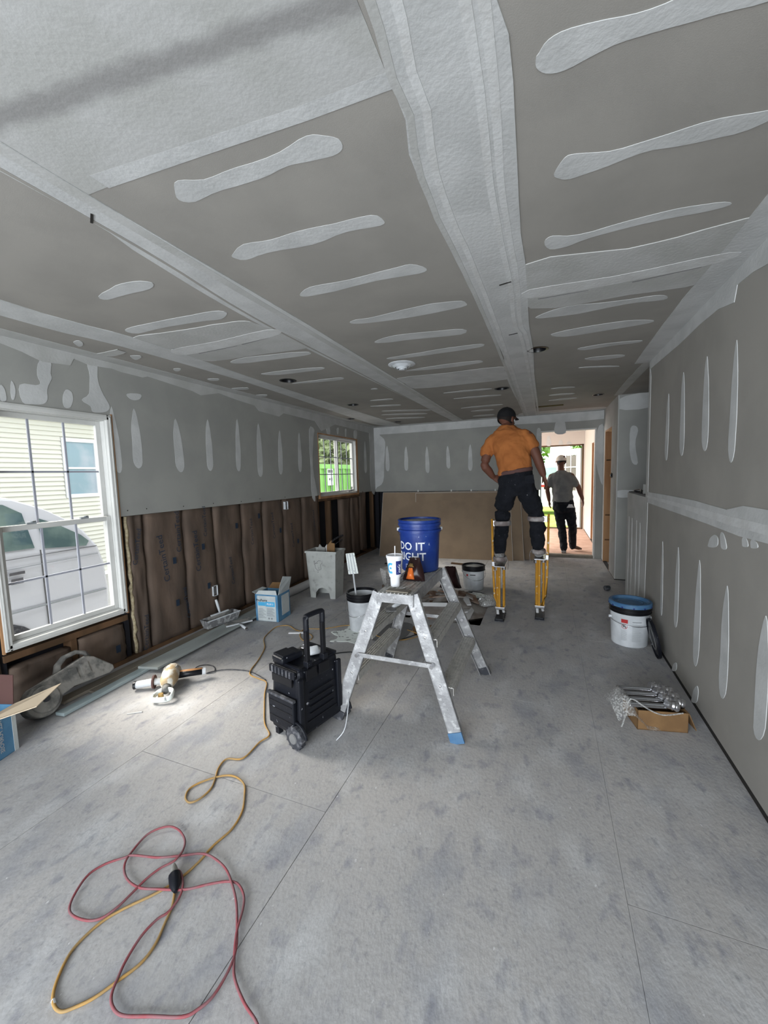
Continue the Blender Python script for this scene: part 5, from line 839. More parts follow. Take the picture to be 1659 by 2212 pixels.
# dusty taping tool (reel body with tapered nose and hand strap)
bj = thing('drywall_banjo', 'dust-covered banjo taping tool with hand strap leaning below the large window', 'tool', (-3.07, 1.62, 0))
o0 = Vector((-3.0, 1.43, .108)); ax = Vector((-.07, .93, .07)).normalized(); az = Vector((-.38, -.03, .92)).normalized(); an = ax.cross(az).normalized()
def bj3(a, b, n): return o0+ax*a+az*b+an*n
prof = [(.105*math.cos(t_), .105*math.sin(t_)) for t_ in [PI*(.62+1.28*i/16) for i in range(17)]] + [(.18, -.02), (.42, -.06), (.46, -.05), (.46, -.02), (.36, .10), (.30, .135), (.12, .115)]
MB().prism([bj3(a, b, -.045) for a, b in prof], an*.09).build('tool_body', 'dustg', bj, bev=.010)
MB().tube([bj3(*p) for p in [(.13, .11, 0), (.15, .155, 0), (.20, .185, 0), (.28, .185, 0), (.33, .155, 0), (.35, .11, 0)]], .024, 8, flat=.6).build('hand_strap', 'dustg', bj, smooth='full')
sgn = 1 if an.x > 0 else -1
MB().cyl(bj3(0, 0, sgn*.045), bj3(0, 0, sgn*.056), .085, .080, 26).build('reel_cover', 'dustg', bj, bev=.003); MB().cyl(bj3(0, 0, sgn*.056), bj3(0, 0, sgn*.066), .02, .02, 14).build('reel_nut', 'rubber', bj)
for a in (.17, .25): MB().prism([bj3(a, .02, sgn*.045), bj3(a+.05, .01, sgn*.045), bj3(a+.05, .09, sgn*.045), bj3(a, .10, sgn*.045)], an*(sgn*.008)).build('latch_plate', 'dustg', bj)
# rotary mixer / cut-out tool
dr = thing('mixing_drill', 'dusty corded drill mixer with a loop grip lying on the floor before the boards', 'tool', (-2.53, 1.95, 0), 0)
MB().tube(spline([(-2.455, 1.90, .06), (-2.49, 1.945, .075), (-2.54, 2.01, .085), (-2.58, 2.06, .075), (-2.60, 2.085, .06)], 3, False), [.036, .044, .052, .056, .058, .060, .062, .062, .060, .054, .046, .036, .02][:13], 14).build('motor_housing', 'yb', dr, smooth='full')
MB().lathe([(.001, -.012), (.04, -.012), (.052, 0), (.04, .012), (.001, .012)], (-2.545, 2.015, .125), 18).build('housing_cap', 'dustg', dr, smooth=True)
MB().tube([(-2.50, 2.03, .07), (-2.44, 2.09, .065), (-2.385, 2.15, .06)], [.026, .022, .024], 12).build('rear_grip', 'blackc', dr, smooth='full'); MB().tube([(-2.505, 2.035, .092), (-2.44, 2.095, .088), (-2.385, 2.15, .083)], [.012, .012, .01], 8, flat=.6).build('grip_stripe', 'stripe', dr, smooth='full')
MB().cyl((-2.388, 2.147, .06), (-2.372, 2.164, .058), .027, .025, 12).build('grip_end', 'white', dr)
MB().tube([(-2.56, 1.96, .05), (-2.62, 1.925, .05), (-2.72, 1.865, .038)], [.018, .026, .026], 12).build('side_handle', 'white', dr, smooth='full'); MB().cyl((-2.612, 1.93, .05), (-2.622, 1.923, .05), .048, .046, 20).build('handle_guard', 'brownd', dr); MB().cyl((-2.718, 1.866, .038), (-2.732, 1.858, .037), .029, .029, 14).build('handle_cap', 'blackc', dr)
MB().tube([(-2.46, 1.905, .058), (-2.44, 1.88, .05), (-2.425, 1.86, .046)], [.028, .03, .022], 12).build('gear_neck', 'dustg', dr, smooth='full')
lp = [(-2.478, 1.835, .035), (-2.46, 1.79, .03), (-2.43, 1.775, .03), (-2.375, 1.80, .03), (-2.345, 1.83, .032), (-2.36, 1.865, .045), (-2.39, 1.885, .05), (-2.45, 1.872, .048)]
MB().tube(spline(lp, 3), .010, 8, close=True, flat=1.9).build('loop_grip', 'puddle', dr, smooth='full'); MB().cyl((-2.425, 1.825, .028), (-2.425, 1.825, .05), .018, .016, 14).build('spindle', 'brass', dr)
# roll by the tub, tub
t = thing('paper_roll', 'long pale wrapped roll lying along the left wall beside the tub', 'roll', (-3.0, 4.2, 0)); MB().tube([(-3.02, 3.85, .055), (-2.99, 4.2, .052), (-2.99, 4.75, .055)], [.048, .052, .05], 16).build('wrapping', 'scrapw', t, smooth=True, bev=.002); MB().tube([(-3.024, 3.835, .055), (-3.02, 3.86, .055)], .02, 12).build('core', 'brown', t)
tb = thing('tall_tub', 'tall grey-white scuffed tub with an arched cut-out at its foot, by the left wall', 'tub', (-2.55, 4.28, 0), .06)
q = MB(); w0, w1, d0, d1_, hz = .17, .205, .11, .13, .585
def quad_tub():
    z = 0
    out = []
    # front with arch
    fr = [(-w0, 0), (-.10, 0), (-.09, .07), (-.05, .12), (0, .135), (.05, .12), (.09, .07), (.10, 0), (w0, 0), (w1, hz), (-w1, hz)]
    return fr
fr = quad_tub(); yo = lambda z: -(d0+(d1_-d0)*z/hz)
q.prism([(x, yo(z), z) for x, z in fr], (0, .006, 0))
q.prism([(x, -yo(z), z) for x, z in [(-w0, 0), (w0, 0), (w1, hz), (-w1, hz)]], (0, -.006, 0))
for s in (-1, 1): q.prism([(s*w0, -d0, 0), (s*w0, d0, 0), (s*w1, d1_, hz), (s*w1, -d1_, hz)], (-s*.006, 0, 0))
q.b2(-w0+.02, w0-.02, -d0+.02, d0-.02, .14, .15); q.build('tub_wall', 'tub', tb, world=False)
MB().b2(-w1-.008, w1+.008, -d1_-.008, -d1_+.004, hz-.02, hz+.004).b2(-w1-.008, w1+.008, d1_-.004, d1_+.008, hz-.02, hz+.004).b2(-w1-.008, -w1+.004, -d1_, d1_, hz-.02, hz+.004).b2(w1-.004, w1+.008, -d1_, d1_, hz-.02, hz+.004).build('rim', 'tub', tb, world=False)
for P in ([(-.09, .47), (-.09, .42), (-.03, .475), (.0, .47)], [(-.085, .44), (-.04, .44)], [(-.085, .42), (-.08, .38), (-.05, .35), (.0, .37), (-.01, .42), (.02, .45)], [(-.06, .335), (-.045, .325), (-.04, .34)]):
    MB().tube([(x, yo(z)-.001, z) for x, z in P], .0022, 5).build('scribble', 'grunge', tb, world=False)
for i, (x, y, h2, a, m, lb) in enumerate(((-2.47, 4.28, .70, .12, 'brown', 'brown torn board piece sticking out of the tall tub'), (-2.62, 4.30, .64, -.05, 'paperw', 'grey board offcut sticking out of the tall tub, left one'), (-2.55, 4.33, .635, .02, 'scrapw', 'pale board offcut sticking out of the tall tub, middle one'))):
    setp(MB().prism([(x-.06, y, .16), (x+.05, y, .16), (x+.055, y, h2-.03), (x+.01, y, h2-.025), (x-.01+a*.2, y, h2+.01), (x-.055, y, h2-.06)], (0, .012, 0)).build('board_offcut', m), lb, 'scrap')

# ------------------------------------------------------------------ leaning gypsum sheets
for i, (xa, xb, yb0, yb1, topy, tk_, lb) in enumerate(((-2.86, -.51, 6.74, 6.91, .49, .026, 'front brown-backed gypsum sheet leaning on the back wall'), (-2.82, -.335, 6.80, 6.98, .43, .013, 'second gypsum sheet leaning behind the front one, its end showing behind the stilts worker'), (-2.2, -.115, 6.93, 7.10, .315, .013, 'rear gypsum sheet leaning nearest the doorway'))):
    A = Vector((xa, yb0, .0)); Bv = Vector((xb, yb1, 0)); up = Vector((-.09, topy, 1.155-.01*i)); nrm = (Bv-A).cross(up).normalized()
    if nrm.y > 0: nrm = -nrm
    t = thing('gypsum_sheet', lb, 'board', ((xa+xb)/2, yb0, 0), group='gypsum sheets leaning on the back wall')
    MB().prism([A, Bv, Bv+up, A+up], -nrm*tk_).build('sheet', 'boardbk', t)
    e = .012; MB().prism([A-nrm*0, A+up*1.0, A+up*1.0-nrm*tk_, A-nrm*tk_], (A-Bv).normalized()*.004).build('end_edge', 'gypw', t); MB().prism([Bv, Bv+up, Bv+up-nrm*tk_, Bv-nrm*tk_], (Bv-A).normalized()*.004).build('end_edge', 'gypw', t)
    MB().prism([A+up, Bv+up, Bv+up-nrm*tk_, A+up-nrm*tk_], up.normalized()*.004).build('top_edge', 'gypw', t)

# ------------------------------------------------------------------ debris behind the platform
rg = random.Random(11); hx0, hy0 = -1.15, 4.25
lbs = {'scrapw': 'white plaster scrap lying in the debris heap behind the step platform', 'scrap': 'grey plaster scrap lying in the debris heap behind the step platform', 'scrapb': 'brown board scrap lying in the debris heap behind the step platform'}
for i in range(46):
    a = rg.uniform(0, 2*PI); rr = .42*math.sqrt(rg.random()); x = hx0+rr*1.15*math.cos(a)+.1; y = hy0+rr*.95*math.sin(a); hgt = .20*max(0, 1-(rr/.46)**1.5)
    m = ['scrapw', 'scrap', 'scrapb', 'scrap', 'scrapb'][i % 5]; L = rg.uniform(.06, .2); Wd_ = rg.uniform(.03, .08); k = rg.randint(4, 6)
    P = [(L*math.cos(2*PI*j/k)*rg.uniform(.7, 1.1), Wd_*math.sin(2*PI*j/k)*rg.uniform(.7, 1.1), 0) for j in range(k)]
    o = MB().prism(P, (0, 0, .013)).build('plaster_scrap', m, bev=0); o.location = (x, y, .012+hgt*rg.uniform(.3, 1)); o.rotation_euler = (rg.uniform(-.35, .35)*(hgt*5), rg.uniform(-.35, .35)*(hgt*5), rg.uniform(0, PI))
    setp(o, lbs[m], 'scrap', m.replace('scrapw', 'white').replace('scrapb', 'brown').replace('scrap', 'grey')+' scraps in the debris heap')
V = []; F = []; n = 14
for j in range(n+1):
    for i in range(n+1):
        u, v = i/n*2-1, j/n*2-1; rr = min(1, math.hypot(u, v)); V.append((hx0+.1+u*.46, hy0+v*.40, max(0, .17*(1-rr**1.5)) + .04*(1-rr)*noise.noise(Vector((u*5, v*5, 2)))))
for j in range(n):
    for i in range(n): a = j*(n+1)+i; F.append((a, a+1, a+n+2, a+n+1))
setp(MB().raw(V, F).build('rubble', 'scrap', smooth=True), 'low mound of crumbled plaster dust under the scraps', 'rubble', kind='stuff')
setp(MB().prism([(-1.35, 3.86, .12), (-.93, 3.93, .13), (-.93, 3.93, .17), (-1.35, 3.86, .16)], (0, .012, 0)).build('perforated_strip', 'scrapw'), 'white perforated strip lying on the near side of the debris heap', 'scrap')
c = (-.80, 4.72, 0); t = thing('crusted_pail_lid', 'black pail lid crusted with white plaster lying by the debris heap', 'lid', c)
MB().lathe([(.001, .02), (.14, .022), (.158, .03), (.162, .02), (.155, .002), (.001, .002)], c, 30, caps=False).build('lid_disc', 'blackc', t, smooth=True)
MB().prism([(p.x, p.y, .024) for p in wob([Vector((c[0]+.13*math.cos(a), c[1]+.10*math.sin(a), 0)) for a in [i*PI/12 for i in range(24)]], .05, 20)], (0, 0, .01)).build('plaster_crust', 'puddle', t)
V, F = crumple(0, 0, 0, .30, .13, .10, 6.6, 0, 10); t = thing('plastic_bag_heap', 'crumpled clear plastic bag on the floor right of the debris heap', 'plastic bag', (-.60, 4.45, .0), .5); MB().raw(V, F).build('film', 'poly', t, smooth='full', world=False); V, F = crumple(0, 0, .002, .16, .06, .05, 3.6, 0, 8); MB().raw(V, F).build('film_inner', 'scrapw', t, smooth='full', world=False)
V, F = crumple(0, 0, 0, .26, .26, .12, 9.6, 0, 10); t = thing('black_bag', 'slumped black rubbish bag behind the step platform, under the blue bucket', 'bag', (-1.05, 4.62, .13), .2); MB().raw(V, F).build('bag_skin', 'foil', t, smooth='full', world=False)
P = wob(spline([(-1.84, 3.52, 0), (-1.66, 3.40, 0), (-1.56, 3.22, 0), (-1.55, 3.08, 0), (-1.68, 3.10, 0), (-1.80, 3.05, 0), (-1.78, 3.16, 0), (-1.90, 3.25, 0), (-1.80, 3.34, 0)], 4), .03, 14)
setp(MB().prism([(p.x, p.y, .0005) for p in P], (0, 0, .004)).build('plaster_spill', 'puddle'), 'white plaster spill on the floor left of the masher bucket', 'spill')
P = wob(spline([(-1.45, 3.2, 0), (-1.22, 3.25, 0), (-1.2, 3.62, 0), (-1.38, 3.7, 0), (-1.52, 3.45, 0)], 4), .03, 14); setp(MB().prism([(p.x, p.y, .0005) for p in P], (0, 0, .003)).build('dark_stain', 'grunge'), 'dark patch of dirt on the floor under the left steps of the platform', 'stain')
setp(MB().prism([(-1.22, 3.62, .001), (-.97, 3.75, .001), (-.96, 3.52, .012), (-1.12, 3.42, .001)], (0, 0, .002)).build('kraft_sheet', 'brown'), 'brown paper scrap on the floor behind the platform', 'paper')
for nm, c, d, rz, m, lb in (('wood_strip', (-1.30, 6.42, .012), (.30, .05, .022), -.2, 'pined', 'brown wooden strip on the floor before the leaning sheets'), ('wood_block', (-1.92, 4.85, .02), (.20, .05, .03), .25, 'pined', 'brown wood piece on the floor behind the masher bucket'), ('gypsum_crumb', (-1.90, 4.85, .045), (.08, .04, .02), .1, 'scrapw', 'white gypsum piece lying on the brown wood piece'),
                            ('paint_stick', (-2.21, 3.12, .008), (.16, .03, .012), .35, 'scrapw', 'white crusted stick on the floor at the start of the yellow cord'), ('plaster_chip', (-1.27, 2.46, .006), (.03, .02, .012), .3, 'mud3', 'small white plaster chip on the floor left of the platform'), ('plaster_flake', (-2.46, 1.66, .003), (.09, .012, .004), .6, 'mud3', 'white plaster flake on the floor in front of the trim board')):
    setp(MB().box(c, d, rz=rz).build(nm, m, bev=.002), lb, 'debris')
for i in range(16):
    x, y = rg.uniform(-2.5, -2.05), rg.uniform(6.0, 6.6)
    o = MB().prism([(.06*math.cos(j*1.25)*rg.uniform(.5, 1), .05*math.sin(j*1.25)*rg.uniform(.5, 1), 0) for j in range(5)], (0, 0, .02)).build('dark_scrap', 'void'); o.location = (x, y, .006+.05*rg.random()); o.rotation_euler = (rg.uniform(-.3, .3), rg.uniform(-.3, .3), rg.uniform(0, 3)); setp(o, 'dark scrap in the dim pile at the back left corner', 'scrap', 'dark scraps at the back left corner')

# ------------------------------------------------------------------ cords
def cord(name, P, r, m, lb, z0=None, seed=0, cat='cord'):
    S_ = spline([(x, y, 0) for x, y in P], 5, False); out = []
    for i, p in enumerate(S_): out.append(Vector((p.x, p.y, r+.0006+ (.007+.007*noise.noise(Vector((i*.11, seed, 1)))) * (z0 if z0 else .3))))
    return setp(MB().tube(out, r, 8).build(name, m, smooth='full'), lb, cat)
cord('extension_cord', RED, .0042, 'redc', 'dusty red extension cord looped on the floor in the foreground', 1, 1)
cord('extension_cord', YEL, .0045, 'yel', 'yellow extension cord running from the foreground loops back past the job box', .15, 2)
cord('power_cable', BLK, .0035, 'rubber', 'thin grey cord from the drill mixer lying on the floor', .3, 3); cord('power_cable', BLK2, .004, 'blackc', 'black cord on the floor passing behind the platform leg', .3, 4)
a, b = Vector((*PLUG[0], .022)), Vector((*PLUG[1], .020)); t = thing('cord_connector', 'black plug joint where the red and yellow cords meet', 'plug', ((a.x+b.x)/2, (a.y+b.y)/2, 0)); d = (b-a)
MB().tube([a, a+d*.12, a+d*.3, a+d*.38, a+d*.40], [.005, .010, .014, .017, .015], 12).build('plug_body', 'dustg', t, smooth=True); MB().tube([a+d*.40, a+d*.42, a+d*.75, a+d*.9, b], [.019, .021, .019, .012, .006], 12).build('socket_body', 'black', t, smooth=True)
setp(MB().tube([(-1.3085, .5731, .0055), (-1.2935, .5681, .0055)], .0056, 8).build('tape_band', 'white'), 'white tape band on the yellow cord at its lowest loop', 'tape')
setp(MB().tube(spline([(-1.07, 1.83, .03), (-1.03, 1.86, .09), (-1.06, 1.97, .17), (-1.09, 2.03, .20)], 5, False), .003, 6).build('thin_cord', 'white', smooth='full'), 'thin pale cord hanging at the wheel side of the job box', 'cord')
# ------------------------------------------------------------------ people
def organic(name, m, parent, fn, voxel=.008, sm=3, wr=0, wsz=.09):
    mb = MB(); fn(mb); o = mb.build(name, m, parent, smooth='full')
    r = o.modifiers.new('remesh', 'REMESH'); r.mode = 'VOXEL'; r.voxel_size = voxel; r.use_smooth_shade = True
    s = o.modifiers.new('smooth', 'SMOOTH'); s.factor = .5; s.iterations = sm
    if wr:
        tx = bpy.data.textures.new('folds', 'CLOUDS'); tx.noise_scale = wsz; d = o.modifiers.new('folds', 'DISPLACE'); d.texture = tx; d.strength = wr; d.mid_level = .5
    return o
def limb(mb, pts, rad, flat=1.0, n=14):
    mb.tube(spline(pts, 3, False), [rad[0]+(0)] if False else resamp(rad, 3), n, flat=flat)
    for p, r in zip(pts, rad): mb.sph(p, r*.97, 12)
def resamp(r, k):
    out = []
    for a, b in zip(r, r[1:]): out += [a+(b-a)*i/k for i in range(k)]
    return out+[r[-1]]
def loft(mb, rings, n=24):   # (x, y, z, rx, ry, tilt about y, turn)
    rs = []
    for (x, y, z, rx, ry, tl) in rings:
        rs.append([mb.bm.verts.new((x+rx*math.cos(a)*math.cos(tl), y+ry*math.sin(a), z+rx*math.cos(a)*math.sin(tl))) for a in [2*PI*i/n for i in range(n)]])
    mb.skinr(rs)
def hand(mb, w, d, side, palm_n, curl=.5, L=.175):
    # w wrist, d direction, side = direction towards the thumb, palm_n = palm normal
    w, d, side, nn = Vector(w), Vector(d).normalized(), Vector(side).normalized(), Vector(palm_n).normalized(); s = L/.18
    mb.tube([w, w+d*.03*s, w+d*.085*s], [.024*s, .034*s, .036*s], 12, flat=.5, up=side.cross(d))
    pc = w+d*.055*s; R = Matrix((side, nn, d)).transposed(); mb.sph(pc, 1, 12, (.038*s, .016*s, .050*s), R)
    for k, (o, ln) in enumerate(((.028, .066), (.010, .074), (-.009, .069), (-.027, .054))):
        b = w+d*.088*s+side*o*s; p = [b]; dd = d.copy()
        for j, f in enumerate((.45, .32, .23)): dd = (dd+nn*curl*(.35+.2*j)).normalized(); p.append(p[-1]+dd*ln*s*f)
        mb.tube(p, [.0095*s, .009*s, .0085*s, .007*s], 8); [mb.sph(q, .0088*s, 8) for q in p]
    b = w+d*.03*s+side*.026*s; p = [b, b+(side*.7+d*.7)*.036*s, b+(side*.75+d*1.35+nn*.25)*.045*s]; mb.tube(p, [.013*s, .011*s, .009*s], 8); [mb.sph(q, .0105*s, 8) for q in p]
def headm(mb, c, R, s=1.0):
    q = lambda x, y, z: Vector(c)+R @ Vector((x, y, z))*s      # local +y is the face
    mb.sph(q(0, -.012, .035), s, 20, (.076, .094, .088), R); mb.sph(q(0, .018, -.03), s, 16, (.060, .070, .075), R); mb.sph(q(0, .045, -.075), s, 12, (.038, .036, .030), R)
    mb.tube([q(0, .085, .02), q(0, .112, -.018), q(0, .09, -.025)], [.009*s, .014*s, .008*s], 8); mb.sph(q(0, .088, -.052), s, 10, (.026, .010, .008), R)
    for k in (-1, 1): mb.sph(q(.077*k, -.008, -.002), s, 10, (.010, .020, .032), R); mb.sph(q(.03*k, .075, .035), s, 8, (.026, .012, .010), R)
def head_extras(parent, c, R, s, capm, brimdir_back=False, logo=False):
    q = lambda x, y, z: Vector(c)+R @ Vector((x, y, z))*s
    for k in (-1, 1):
        MB().sph(q(.030*k, .074, .012), .010*s, 10).build('eye', 'cup', parent, smooth='full'); MB().sph(q(.030*k, .0825, .012), .004*s, 8).build('iris', 'hair', parent, smooth='full')
    def hairf(mb): mb.sph(q(0, -.022, .012), s, 18, (.080, .090, .082), R)
    hb = MB(); hairf(hb); bm = hb.bm
    ez = R @ Vector((0, .35, 1)); bmesh.ops.bisect_plane(bm, geom=bm.verts[:]+bm.edges[:]+bm.faces[:], plane_co=q(0, 0, -.045), plane_no=ez, clear_inner=True)
    hb.build('hair', 'hair', parent, smooth='full')
    cb = MB(); cb.sph(q(0, -.012, .038), s, 24, (.086, .104, .094), R); bm = cb.bm; ez = R @ Vector((0, -.12, 1))
    bmesh.ops.bisect_plane(bm, geom=bm.verts[:]+bm.edges[:]+bm.faces[:], plane_co=q(0, 0, .028), plane_no=ez, clear_inner=True)
    o = cb.build('cap', capm, parent, smooth='full'); so = o.modifiers.new('thick', 'SOLIDIFY'); so.thickness = .003
    sy = -1 if brimdir_back else 1; V = []; n = 12
    for t in (0, 1):
        for i in range(n+1):
            a = -1.15+2.3*i/n; V += [q(.080*math.sin(a), -.012+sy*.096*math.cos(a), .036+.002*t), q(.078*math.sin(a), -.012+sy*(.096*math.cos(a)+.075*math.cos(a*1.15)**.7 if math.cos(a*1.15) > 0 else .096*math.cos(a)), .026+.002*t)]
    F = []; m = 2*(n+1)
    for t in (0, m): F += [(t+2*i, t+2*i+1, t+2*i+3, t+2*i+2) for i in range(n)]
    F += [(2*i+1, 2*i+3, m+2*i+3, m+2*i+1) for i in range(n)]
    MB().raw(V, F).build('cap_brim', capm, o, smooth=True)
    MB().sph(q(0, -.012, .131), .007*s, 8).build('cap_button', capm, o, smooth='full')
    if logo: MB().sph(q(.012, -.112, .085), s, 10, (.018, .006, .016), R).build('cap_patch', 'brownd', o, smooth='full')
def mk(y0):
    return lambda x, z, y=y0: Vector((x*y/y0, y, 1.487+(z-1.487)*y/y0))
# ---- man on stilts
p = mk(4.2)
man = thing('person', 'person', 'person', (-.26, 4.2, .56))
man['label'] = 'person in orange t-shirt, black jeans and black cap standing on stilts, back turned'
neck = p(-.365, 1.90, 4.30); hc = p(-.366, 1.998, 4.38); RH = Matrix.Rotation(-.62, 3, 'Z') @ Matrix.Rotation(-.12, 3, 'X')
Ls, Le, Lw = p(-.525, 1.80, 4.27), p(-.585, 1.565, 4.22), p(-.505, 1.445, 4.28)
Rs, Re, Rw = p(-.175, 1.83, 4.27), p(-.085, 1.625, 4.24), p(-.028, 1.455, 4.26)
legL = [p(-.352, 1.32, 4.19), p(-.395, 1.17, 4.22), p(-.412, 1.03, 4.24), p(-.425, .86, 4.17), p(-.438, .70, 4.12)]
legR = [p(-.195, 1.33, 4.19), p(-.14, 1.19, 4.24), p(-.088, 1.06, 4.28), p(-.082, .89, 4.26), p(-.068, .745, 4.28)]
def body(mb):
    headm(mb, hc, RH); limb(mb, [neck-Vector((0, .03, .05)), neck, hc-Vector((0, .01, .05))], [.062, .056, .052])
    loft(mb, [(*p(-.285, 1.34), .13, .09, .1), (*p(-.29, 1.5), .135, .095, .1), (*p(-.315, 1.65, 4.23), .150, .105, .06), (*p(-.34, 1.78, 4.26), .165, .10, .02), (*p(-.352, 1.86, 4.28), .13, .07, 0), (*p(-.36, 1.90, 4.29), .06, .05, 0)])
    limb(mb, [Ls, Ls.lerp(Le, .5), Le, Le.lerp(Lw, .5), Lw], [.056, .050, .044, .042, .029]); limb(mb, [Rs, Rs.lerp(Re, .5), Re, Re.lerp(Rw, .4), Rw], [.058, .054, .046, .045, .030])
    limb(mb, legL, [.075, .07, .055, .05, .04]); limb(mb, legR, [.075, .07, .055, .05, .04])
    hand(mb, Lw, (.75, .25, -.55), (.3, .3, .85), (.3, -.9, .1), .3, .16); hand(mb, Rw, (.28, .15, -.95), (-.35, .9, 0), (-.85, -.3, -.1), .45, .17)
organic('body', 'skin', man, body, .0065, 3)
head_extras(man, hc, RH, 1.0, 'cap')
def shirt(mb):
    loft(mb, [(*p(-.288, 1.475), .168, .118, .16), (*p(-.29, 1.54, 4.2), .163, .118, .13), (*p(-.308, 1.65, 4.22), .172, .128, .05), (*p(-.335, 1.76, 4.25), .190, .128, -.02), (*p(-.345, 1.83, 4.265), .182, .11, 0), (*p(-.355, 1.895, 4.28), .14, .088, 0), (*p(-.358, 1.935, 4.31), .085, .068, 0), (*p(-.36, 1.95, 4.32), .068, .06, 0)])
    limb(mb, [p(-.49, 1.815, 4.27), p(-.535, 1.76, 4.265), p(-.562, 1.69, 4.25)], [.062, .068, .070]); limb(mb, [p(-.205, 1.845, 4.27), p(-.165, 1.80, 4.265), p(-.135, 1.745, 4.255)], [.062, .070, .072])
organic('t_shirt', 'shirt', man, shirt, .009, 4, .028, .075)
def jeans(mb):
    loft(mb, [(*p(-.288, 1.495), .148, .108, .16), (*p(-.285, 1.44, 4.19), .165, .120, .12), (*p(-.277, 1.37, 4.18), .172, .128, .05), (*p(-.272, 1.30, 4.185), .160, .112, 0), (*p(-.272, 1.25, 4.19), .11, .08, 0)])
    limb(mb, legL, [.098, .092, .075, .068, .060]); limb(mb, legR, [.098, .092, .075, .070, .062]); mb.sph(p(-.41, .92, 4.16), .072, 12); mb.sph(p(-.072, .93, 4.26), .074, 12)
organic('jeans', 'jeans', man, jeans, .009, 3, .03, .06)
bl = []
MB().tube([p(-.288, 1.49)+Vector((.158*math.cos(a), .118*math.sin(a), .158*math.cos(a)*.16)) for a in [2*PI*i/28 for i in range(28)]], .008, 8, close=True, flat=2.6).build('belt', 'brownd', man, smooth='full')
MB().box(p(-.155, 1.41, 4.062), (.085, .006, .08), rz=.12, ry=-.12).build('back_pocket', 'jeans', man, bev=.002)
for i, (a, dz) in enumerate(((p(-.438, .60, 4.12), .585), (p(-.064, .66, 4.28), .645))):
    q = MB(); q.tube([a+Vector((0, -.05, .015)), a+Vector((0, .02, .02)), a+Vector((0, .13, .0)), a+Vector((0, .20, -.005))], [.040, .050, .046, .030], 14, flat=.8); q.sph(a+Vector((0, .0, .05)), .052, 12); q.build('shoe', 'shoe', man, smooth='full')
# ---- the stilts
def stilt(name, lb, fx, fy, plate, topz, out, ankle):
    t = thing(name, lb, 'stilt', (fx, fy, 0)); z1 = plate
    for k, r, dx in ((-1, .028, -.026), (1, .019, .034)):
        MB().tube([(fx+dx*1.0, fy+.02, .10), (fx+dx, fy+.02, z1-.03)], r, 12, flat=.7).build('pole', 'stilt', t, smooth=True)
    MB().tube([(fx-.005, fy-.035, .11), (fx-.005, fy-.035, z1-.02)], .012, 10).build('spring_tube', 'stilt', t, smooth=True)
    MB().tube([(fx+out*.015, fy, .13), (fx+out*.055, fy, .22), (fx+out*.066, fy, .42), (fx+out*.072, fy, z1+.02), (fx+out*.078, fy-.01, topz)], .0115, 10).build('side_strut', 'stilt', t, smooth='full')
    MB().box((fx, fy+.06, z1-.012), (.11, .30, .012)).build('foot_plate', 'steel', t, bev=.004); MB().box((fx+out*.066, fy, z1), (.03, .05, .05)).build('strut_bracket', 'steel', t, bev=.004)
    MB().cyl((fx-.035, fy+.02, z1-.07), (fx-.035, fy+.02, z1-.02), .027, .027, 14).build('clamp', 'steel', t, bev=.003); MB().cyl((fx+.034, fy+.02, z1-.06), (fx+.034, fy+.02, z1-.02), .021, .021, 14).build('clamp', 'steel', t)
    MB().box((fx, fy+.0, .115), (.10, .10, .03)).build('ankle_block', 'steel', t, bev=.006)
    MB().tube([(fx-.025, fy-.02, .11), (fx-.02, fy-.03, .05)], .014, 8).tube([(fx+.02, fy+.03, .11), (fx+.03, fy+.05, .05)], .014, 8).build('ankle_links', 'scrapw', t)
    sl = MB().box((fx, fy+.02, .024), (.085, .30, .026)).build('sole', 'black', t, bev=.008)
    for j in range(5): MB().box((fx, fy-.10+.06*j, .006), (.09, .02, .012)).build('sole_tread', 'rubber', sl)
    for (c_, r_, h_, m_) in ((topz-.045, .086, .022, 'strap'),):
        k = ankle[1]; P = [(k.x+r_*math.cos(a), k.y+r_*math.sin(a), c_) for a in [2*PI*i/24 for i in range(24)]]; MB().tube(P, .007, 8, close=True, flat=3.6).build('calf_strap', m_, t, smooth='full')
        MB().box((k.x+out*.07, k.y-.05, c_), (.05, .02, .06)).build('strap_buckle', 'steel', t, bev=.004)
    k = ankle[0]; P = [(k.x+.062*math.cos(a), k.y+.075*math.sin(a)+.01, z1+.055) for a in [2*PI*i/24 for i in range(24)]]; MB().tube(P, .008, 8, close=True, flat=3).build('foot_strap', 'strap', t, smooth='full')
    MB().tube(spline([(k.x-out*.06, k.y-.02, z1+.08), (k.x-out*.085, k.y-.03, z1+.03), (k.x-out*.08, k.y-.02, z1-.05)], 4, False), .006, 6, flat=.5).build('strap_tail', 'strap', t)
    return t
stilt('drywall_stilt', 'yellow stilt under the left foot of the worker in the orange shirt', -.425, 4.12, .565, 1.02, -1, (p(-.438, .60, 4.12), p(-.42, .95, 4.18)))
stilt('drywall_stilt', 'yellow stilt under the right foot of the worker in the orange shirt', -.052, 4.28, .625, 1.06, 1, (p(-.064, .66, 4.28), p(-.08, .98, 4.27)))
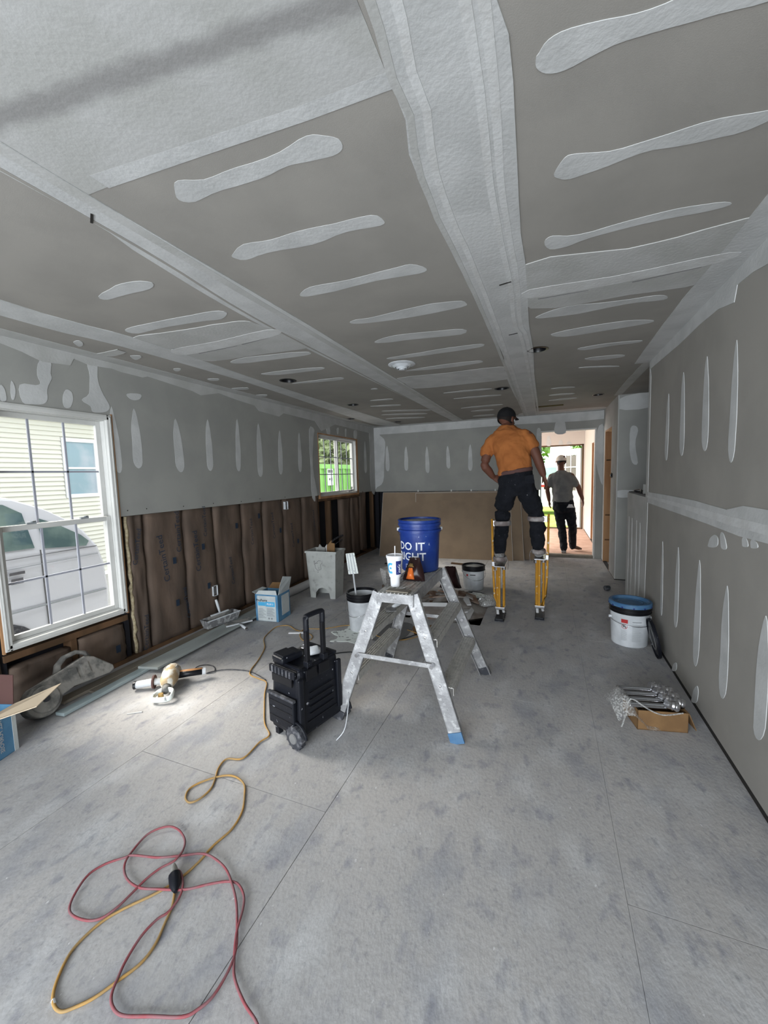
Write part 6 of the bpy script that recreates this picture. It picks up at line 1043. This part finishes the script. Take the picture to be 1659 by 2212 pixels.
# ---- man walking out
p = mk(7.75)
man2 = thing('person', 'person in grey t-shirt, dark jeans and cream cap walking out through the doorway', 'person', (.30, 7.75, 0))
hc2 = p(.236, 1.63, 7.80); RH2 = Matrix.Rotation(.45, 3, 'Z') @ Matrix.Rotation(-.15, 3, 'X')
L2 = [p(.205, .93), p(.225, .70, 7.78), p(.262, .47, 7.80), p(.285, .27, 7.74), p(.300, .10, 7.70)]; R2 = [p(.355, .93), p(.40, .72, 7.80), p(.435, .50, 7.86), p(.438, .30, 7.96), p(.445, .14, 8.05)]
ls, le, lw = p(.085, 1.385), p(.02, 1.16, 7.74), p(.05, .955, 7.80); rs_, re, rw = p(.405, 1.39), p(.515, 1.20, 7.76), p(.588, .985, 7.80)
def body2(mb):
    headm(mb, hc2, RH2, .95); limb(mb, [p(.24, 1.42), p(.24, 1.49, 7.77), hc2-Vector((0, 0, .05))], [.062, .054, .052])
    loft(mb, [(*p(.28, .86), .13, .09, 0), (*p(.275, 1.0), .13, .09, 0), (*p(.262, 1.2), .15, .10, 0), (*p(.25, 1.35), .17, .10, 0), (*p(.245, 1.43), .13, .07, 0), (*p(.243, 1.47), .06, .05, 0)])
    limb(mb, [ls, ls.lerp(le, .5), le, le.lerp(lw, .5), lw], [.052, .046, .04, .038, .027]); limb(mb, [rs_, rs_.lerp(re, .5), re, re.lerp(rw, .5), rw], [.054, .048, .042, .040, .028])
    limb(mb, L2, [.08, .07, .055, .048, .038]); limb(mb, R2, [.08, .07, .055, .048, .038])
    hand(mb, lw, (.1, .2, -.95), (.3, .9, 0), (.9, -.2, 0), .4, .17); hand(mb, rw, (.15, .15, -.95), (-.3, .9, 0), (-.9, -.2, 0), .45, .17)
organic('body', 'skin', man2, body2, .009, 3); head_extras(man2, hc2, RH2, .97, 'capw', False, True)
def shirt2(mb):
    loft(mb, [(*p(.272, .93), .172, .115, 0), (*p(.272, 1.05), .165, .115, 0), (*p(.262, 1.2), .172, .122, 0), (*p(.25, 1.33), .19, .12, -.02), (*p(.245, 1.41), .168, .10, 0), (*p(.243, 1.46), .10, .07, 0), (*p(.24, 1.49), .065, .056, 0)])
    limb(mb, [p(.11, 1.39), p(.07, 1.32), p(.045, 1.24)], [.06, .064, .064]); limb(mb, [p(.375, 1.40), p(.43, 1.33), p(.47, 1.25)], [.06, .066, .066])
organic('t_shirt', 'shirtg', man2, shirt2, .011, 4, .025, .08)
def jeans2(mb):
    loft(mb, [(*p(.275, .96), .15, .10, 0), (*p(.28, .88), .172, .125, 0), (*p(.28, .80), .168, .12, 0), (*p(.285, .74), .12, .09, 0)]); limb(mb, L2, [.10, .09, .072, .066, .062]); limb(mb, R2, [.10, .09, .072, .066, .062])
organic('jeans', 'jeans', man2, jeans2, .011, 3, .03, .07)
V, F = crumple(p(.40, .88, 7.62).x, 7.62, .84, .12, .06, .02, 3.3, 0, 6); MB().raw(V, F).build('rag_in_pocket', 'scrapw', man2, smooth='full')
a = L2[-1]; MB().tube([(a.x, a.y-.06, .045), (a.x, a.y+.02, .05), (a.x, a.y+.14, .035), (a.x, a.y+.20, .025)], [.038, .045, .04, .02], 12, flat=.75).build('shoe', 'shoe', man2, smooth='full')
a = R2[-1]; MB().tube([(a.x-.02, a.y-.04, .10), (a.x+.01, a.y-.01, .085), (a.x+.10, a.y+.07, .045), (a.x+.15, a.y+.11, .028)], [.035, .045, .038, .02], 12, flat=.8).build('shoe', 'boot', man2, smooth='full')
